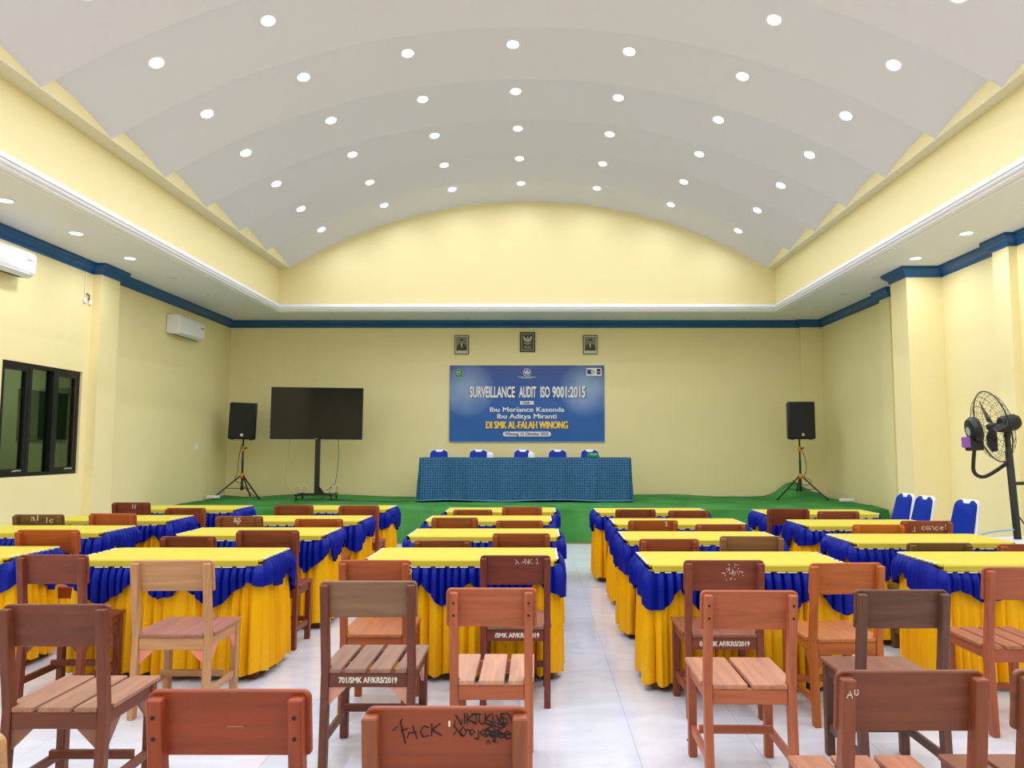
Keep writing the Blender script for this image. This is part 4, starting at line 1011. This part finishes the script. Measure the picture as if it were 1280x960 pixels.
# ------------------------------------------------------------------ air conditioners
def aircon(label, y0, y1, z0, z1):
    t = thing('air_conditioner', label, 'air conditioner', (XL, (y0+y1)/2, z0), (0,0,0), 'wall air conditioners')
    L_ = y1-y0; h = z1-z0; d = 0.22
    prof = [(0.005,0.02),(0.14,0.0),(0.20,0.035),(d,0.08),(d+0.004,h-0.06),(d-0.015,h-0.012),(d-0.05,h),(0.005,h)]
    mb = MB().prism([(p[0], p[1]) for p in prof], -L_/2, L_/2, 'y'); mb.build('casing', M_WHITE, t, bevel=0.008, smooth=True)
    MB().prism([(0.135,-0.004),(0.205,0.032),(0.200,0.040),(0.13,0.004)], -L_/2+0.10, L_/2-0.08, 'y').build('louvre', plain('louvre_white', (226,230,238), 0.4), t)
    MB().prism([(0.06,0.004),(0.128,-0.006),(0.128,0.004),(0.06,0.014)], -L_/2+0.10, L_/2-0.08, 'y').build('outlet_slot', M_DARK, t)
    bx('badge', M_CHROME, d+0.001, d+0.006, L_/2-0.16, L_/2-0.06, h*0.60, h*0.66, t)
aircon('white air conditioner cut off by the left picture edge', 7.75, 8.83, 3.47, 3.77)
a2 = aircon('white air conditioner on the left wall near the stage', 12.45, 13.42, 3.36, 3.69)
MB().tube([(XL+0.02,13.30,3.40),(XL+0.02,13.45,3.38),(XL+0.02,13.62,3.42)],0.012,6)
cable('short drain pipe sticking out from the far air conditioner', [(XL+0.05,13.40,3.40),(XL+0.05,13.56,3.38),(XL+0.04,13.68,3.39)], 0.014, M_WHITE)
cable('thin wire with bare socket hanging below the blue moulding on the left wall', [(-6.108,10.16,3.87),(-6.108,10.16,3.7),(-6.108,10.16,3.55),(-6.108,10.19,3.52)], 0.005, M_PAPER)
sk = thing('wall_hook', 'small dangling wire hook and white holder high on the left wall', 'hook', (-6.118, 10.20, 3.51))
MB().tube([(0.01,0,0.06),(0.015,0.05,0.05),(0.015,0.05,-0.01),(0.01,0.0,-0.03)],0.008,6).build('hook', M_CABLE, sk)
bx('holder', M_WHITE, 0, 0.03, -0.06, -0.01, -0.07, -0.01, sk, 0.004); bx('holder', M_WHITE, 0, 0.03, 0.06, 0.11, -0.08, -0.02, sk, 0.004)
def outlet(label, loc, axis):
    t = thing('power_strip', label, 'socket', loc, (0,0,axis))
    bx('body', M_WHITE, -0.12, 0.12, -0.03, 0.03, 0.0, 0.05, t, 0.006)
    bx('socket_face', M_PAPER, -0.10, 0.10, -0.033, -0.029, 0.008, 0.042, t)
    bx('end_cap', M_DARK, 0.118, 0.124, -0.02, 0.02, 0.01, 0.04, t)
outlet('white power strip on the carpet in the left stage corner', (-5.93, 14.1, ZT+0.03), 0.1)
outlet('white power strip on the carpet at the right edge of the stage', (5.35, 13.2, ZT+0.035), -0.2)
so_ = thing('wall_socket', 'pale wall socket low on the left wall near the stage', 'socket', (XL, 13.75, 1.49))
bx('plate', M_PAPER, 0.0, 0.012, -0.05, 0.05, -0.06, 0.06, so_, 0.003); bx('socket_face', M_WHITE, 0.011, 0.016, -0.03, 0.03, -0.03, 0.03, so_)

# ------------------------------------------------------------------ standing mist fan
fan = thing('standing_fan', 'tall black pedestal mist fan by the right wall', 'fan', (4.94, 7.85, 0), (0, math.radians(-3), 0))
MB().lathe([(0.036,0.5),(0.036,1.45),(0.028,1.46),(0.028,1.62)],16).build('pole', plain('pole_green_black', (24, 34, 30), 0.4), fan, smooth=True)
tk = MB().prism(rrect(0.50, 0.46, 0.08, 5), 0.04, 0.56, 'z').build('water_tank', plain('tank_white', (222, 226, 228), 0.45), fan, bevel=0.03, smooth=True)
MB().lathe([(0.06,0.555),(0.06,0.575),(0.05,0.58)],16,(0.13,-0.1,0)).build('filler_cap', M_BLACK, tk, smooth=True)
for sx in (-0.19, 0.19):
    for sy in (-0.17, 0.17): MB().lathe([(0.03,-0.012),(0.034,0),(0.03,0.012)],14,(sx,sy,0.034),(1,0,0)).build('caster', M_BLACK, fan, smooth=True)
MB().tube([(0.0,0.0,1.12),(0.12,-0.01,1.12)],0.018,8).build('height_knob', M_BLACK, fan, smooth=True)
ax = Vector((-0.985, 0.12, -0.16)).normalized()
hc = Vector((-0.16, -0.03, 1.715))               # cage centre
e1 = Vector((0,0,1)) - ax*ax.z; e1.normalize(); e2 = ax.cross(e1)
def cp_(r, a, d): return hc + (e1*math.cos(a) + e2*math.sin(a))*r + ax*d
cage = MB(); RC = 0.37
cage.tube([cp_(RC, 2*PI*k/48, 0) for k in range(48)], 0.007, 6, True)
wires = MB()
for s_ in (-1, 1):
    for rr, dd in ((0.10, 0.13), (0.23, 0.10), (0.32, 0.06)):
        wires.tube([cp_(rr, 2*PI*k/32, s_*dd) for k in range(32)], 0.0022, 4, True)
    for k in range(28):
        a = 2*PI*k/28
        wires.tube([cp_(0.10, a, s_*0.13), cp_(0.23, a, s_*0.105), cp_(0.32, a, s_*0.06), cp_(RC, a, 0)], 0.0018, 4)
cg = cage.build('cage_rim', M_BLKMET, fan, smooth=True); wires.build('cage_wires', M_BLKMET, cg)
for k in range(3):
    a0 = 2*PI*k/3 + 0.5; bl = MB(); pr = [(0.05,-0.25,0.03),(0.15,-0.32,0.035),(0.27,-0.22,0.02),(0.315,0.02,-0.005),(0.28,0.20,-0.03),(0.15,0.22,-0.035),(0.05,0.3,-0.03)]
    vs = [cp_(r, a0+d, dd+0.003) for r, d, dd in pr] + [cp_(r, a0+d, dd-0.003) for r, d, dd in pr]; n_ = len(pr)
    bl.add(vs, [tuple(range(n_)), tuple(range(n_, 2*n_))[::-1]] + [(i, n_+i, n_+(i+1) % n_, (i+1) % n_) for i in range(n_)])
    bl.build('blade', plain('blade_dark', (40, 42, 46), 0.4), fan)
MB().lathe([(0.03,-0.04),(0.045,0.0),(0.03,0.05)],16,hc,ax).build('hub', M_BLACK, fan, smooth=True)
mo = MB().lathe([(0.04,0.0),(0.075,0.02),(0.088,0.06),(0.085,0.16),(0.060,0.20),(0.02,0.21)],22,hc-ax*0.06,-ax).build('motor', M_BLACK, fan, smooth=True)
MB().lathe([(0.022,0.0),(0.026,0.006),(0.016,0.012)],14,hc-ax*0.272,-ax).build('rear_cap', M_CABLE_Y, mo, smooth=True)
MB().tube([hc-ax*0.15+Vector((0,0,-0.05)), Vector((0,0,1.60))],0.035,10).build('yoke', M_BLACK, fan, smooth=True)
mh = MB().lathe([(0.09,0.0),(0.135,0.012),(0.142,0.05),(0.12,0.085),(0.05,0.10)],26,hc+ax*0.14,ax).build('mist_head', plain('mist_black', (26, 28, 34), 0.35), fan, smooth=True)
MB().lathe([(0.045,0.0),(0.045,0.004)],20,hc+ax*0.241,ax).build('badge', plain('badge_grey', (176,180,190), 0.4), mh)
q = hc+ax*0.20
MB().prism(rrect(0.16,0.13,0.015,3,q.x,q.z-0.14), q.y-0.05, q.y+0.03, 'y').build('water_cup', M_BLACK, mh, bevel=0.008)
MB().prism(rrect(0.075,0.11,0.01,3,q.x-0.10,q.z-0.115), q.y-0.06, q.y-0.02, 'y').build('control_label', plain('violet_label', (140, 84, 186), 0.4), mh, bevel=0.005)
hp_ = [q+Vector((0.0,0,-0.20)), q+Vector((-0.01,0.02,-0.32)), q+Vector((0.0,0.06,-0.43)), q+Vector((0.09,0.1,-0.49)), q+Vector((0.20,0.14,-0.48)), Vector((-0.03,0.0,1.33)), Vector((-0.01,0,1.36))]
for _ in range(2):
    Q = [hp_[0]]
    for a, b2 in zip(hp_[:-1], hp_[1:]): Q += [a.lerp(b2, 0.25), a.lerp(b2, 0.75)]
    hp_ = Q + [hp_[-1]]
MB().tube(hp_, 0.019, 10).build('hose', M_BLACK, fan, smooth=True)
cable('light blue cable running from the fan pole to the wall corner', [(4.85,7.80,0.66),(4.62,7.9,0.62),(4.40,8.05,0.50),(4.25,8.2,0.30),(4.2,8.25,0.02)], 0.008, plain('blue_cable', (110, 170, 205), 0.5))
cable('black cable hanging behind the fan pole', [(4.93,7.86,0.80),(5.05,7.9,0.66),(5.10,7.95,0.40),(5.08,8.0,0.02)], 0.007, M_CABLE)
sc = thing('paper_scrap', 'tiny blue and white scrap of paper on the floor beside the aisle', 'litter', (0.79, 4.03, 0.0))
MB().prism([(-0.02,-0.012),(0.015,-0.02),(0.022,0.008),(-0.005,0.018)], 0.001, 0.008, 'z').build('scrap', plain('scrap_blue', (40, 80, 160), 0.5), sc)
MB().prism([(-0.005,-0.01),(0.012,-0.006),(0.006,0.01)], 0.008, 0.012, 'z').build('fold', M_PAPER, sc)
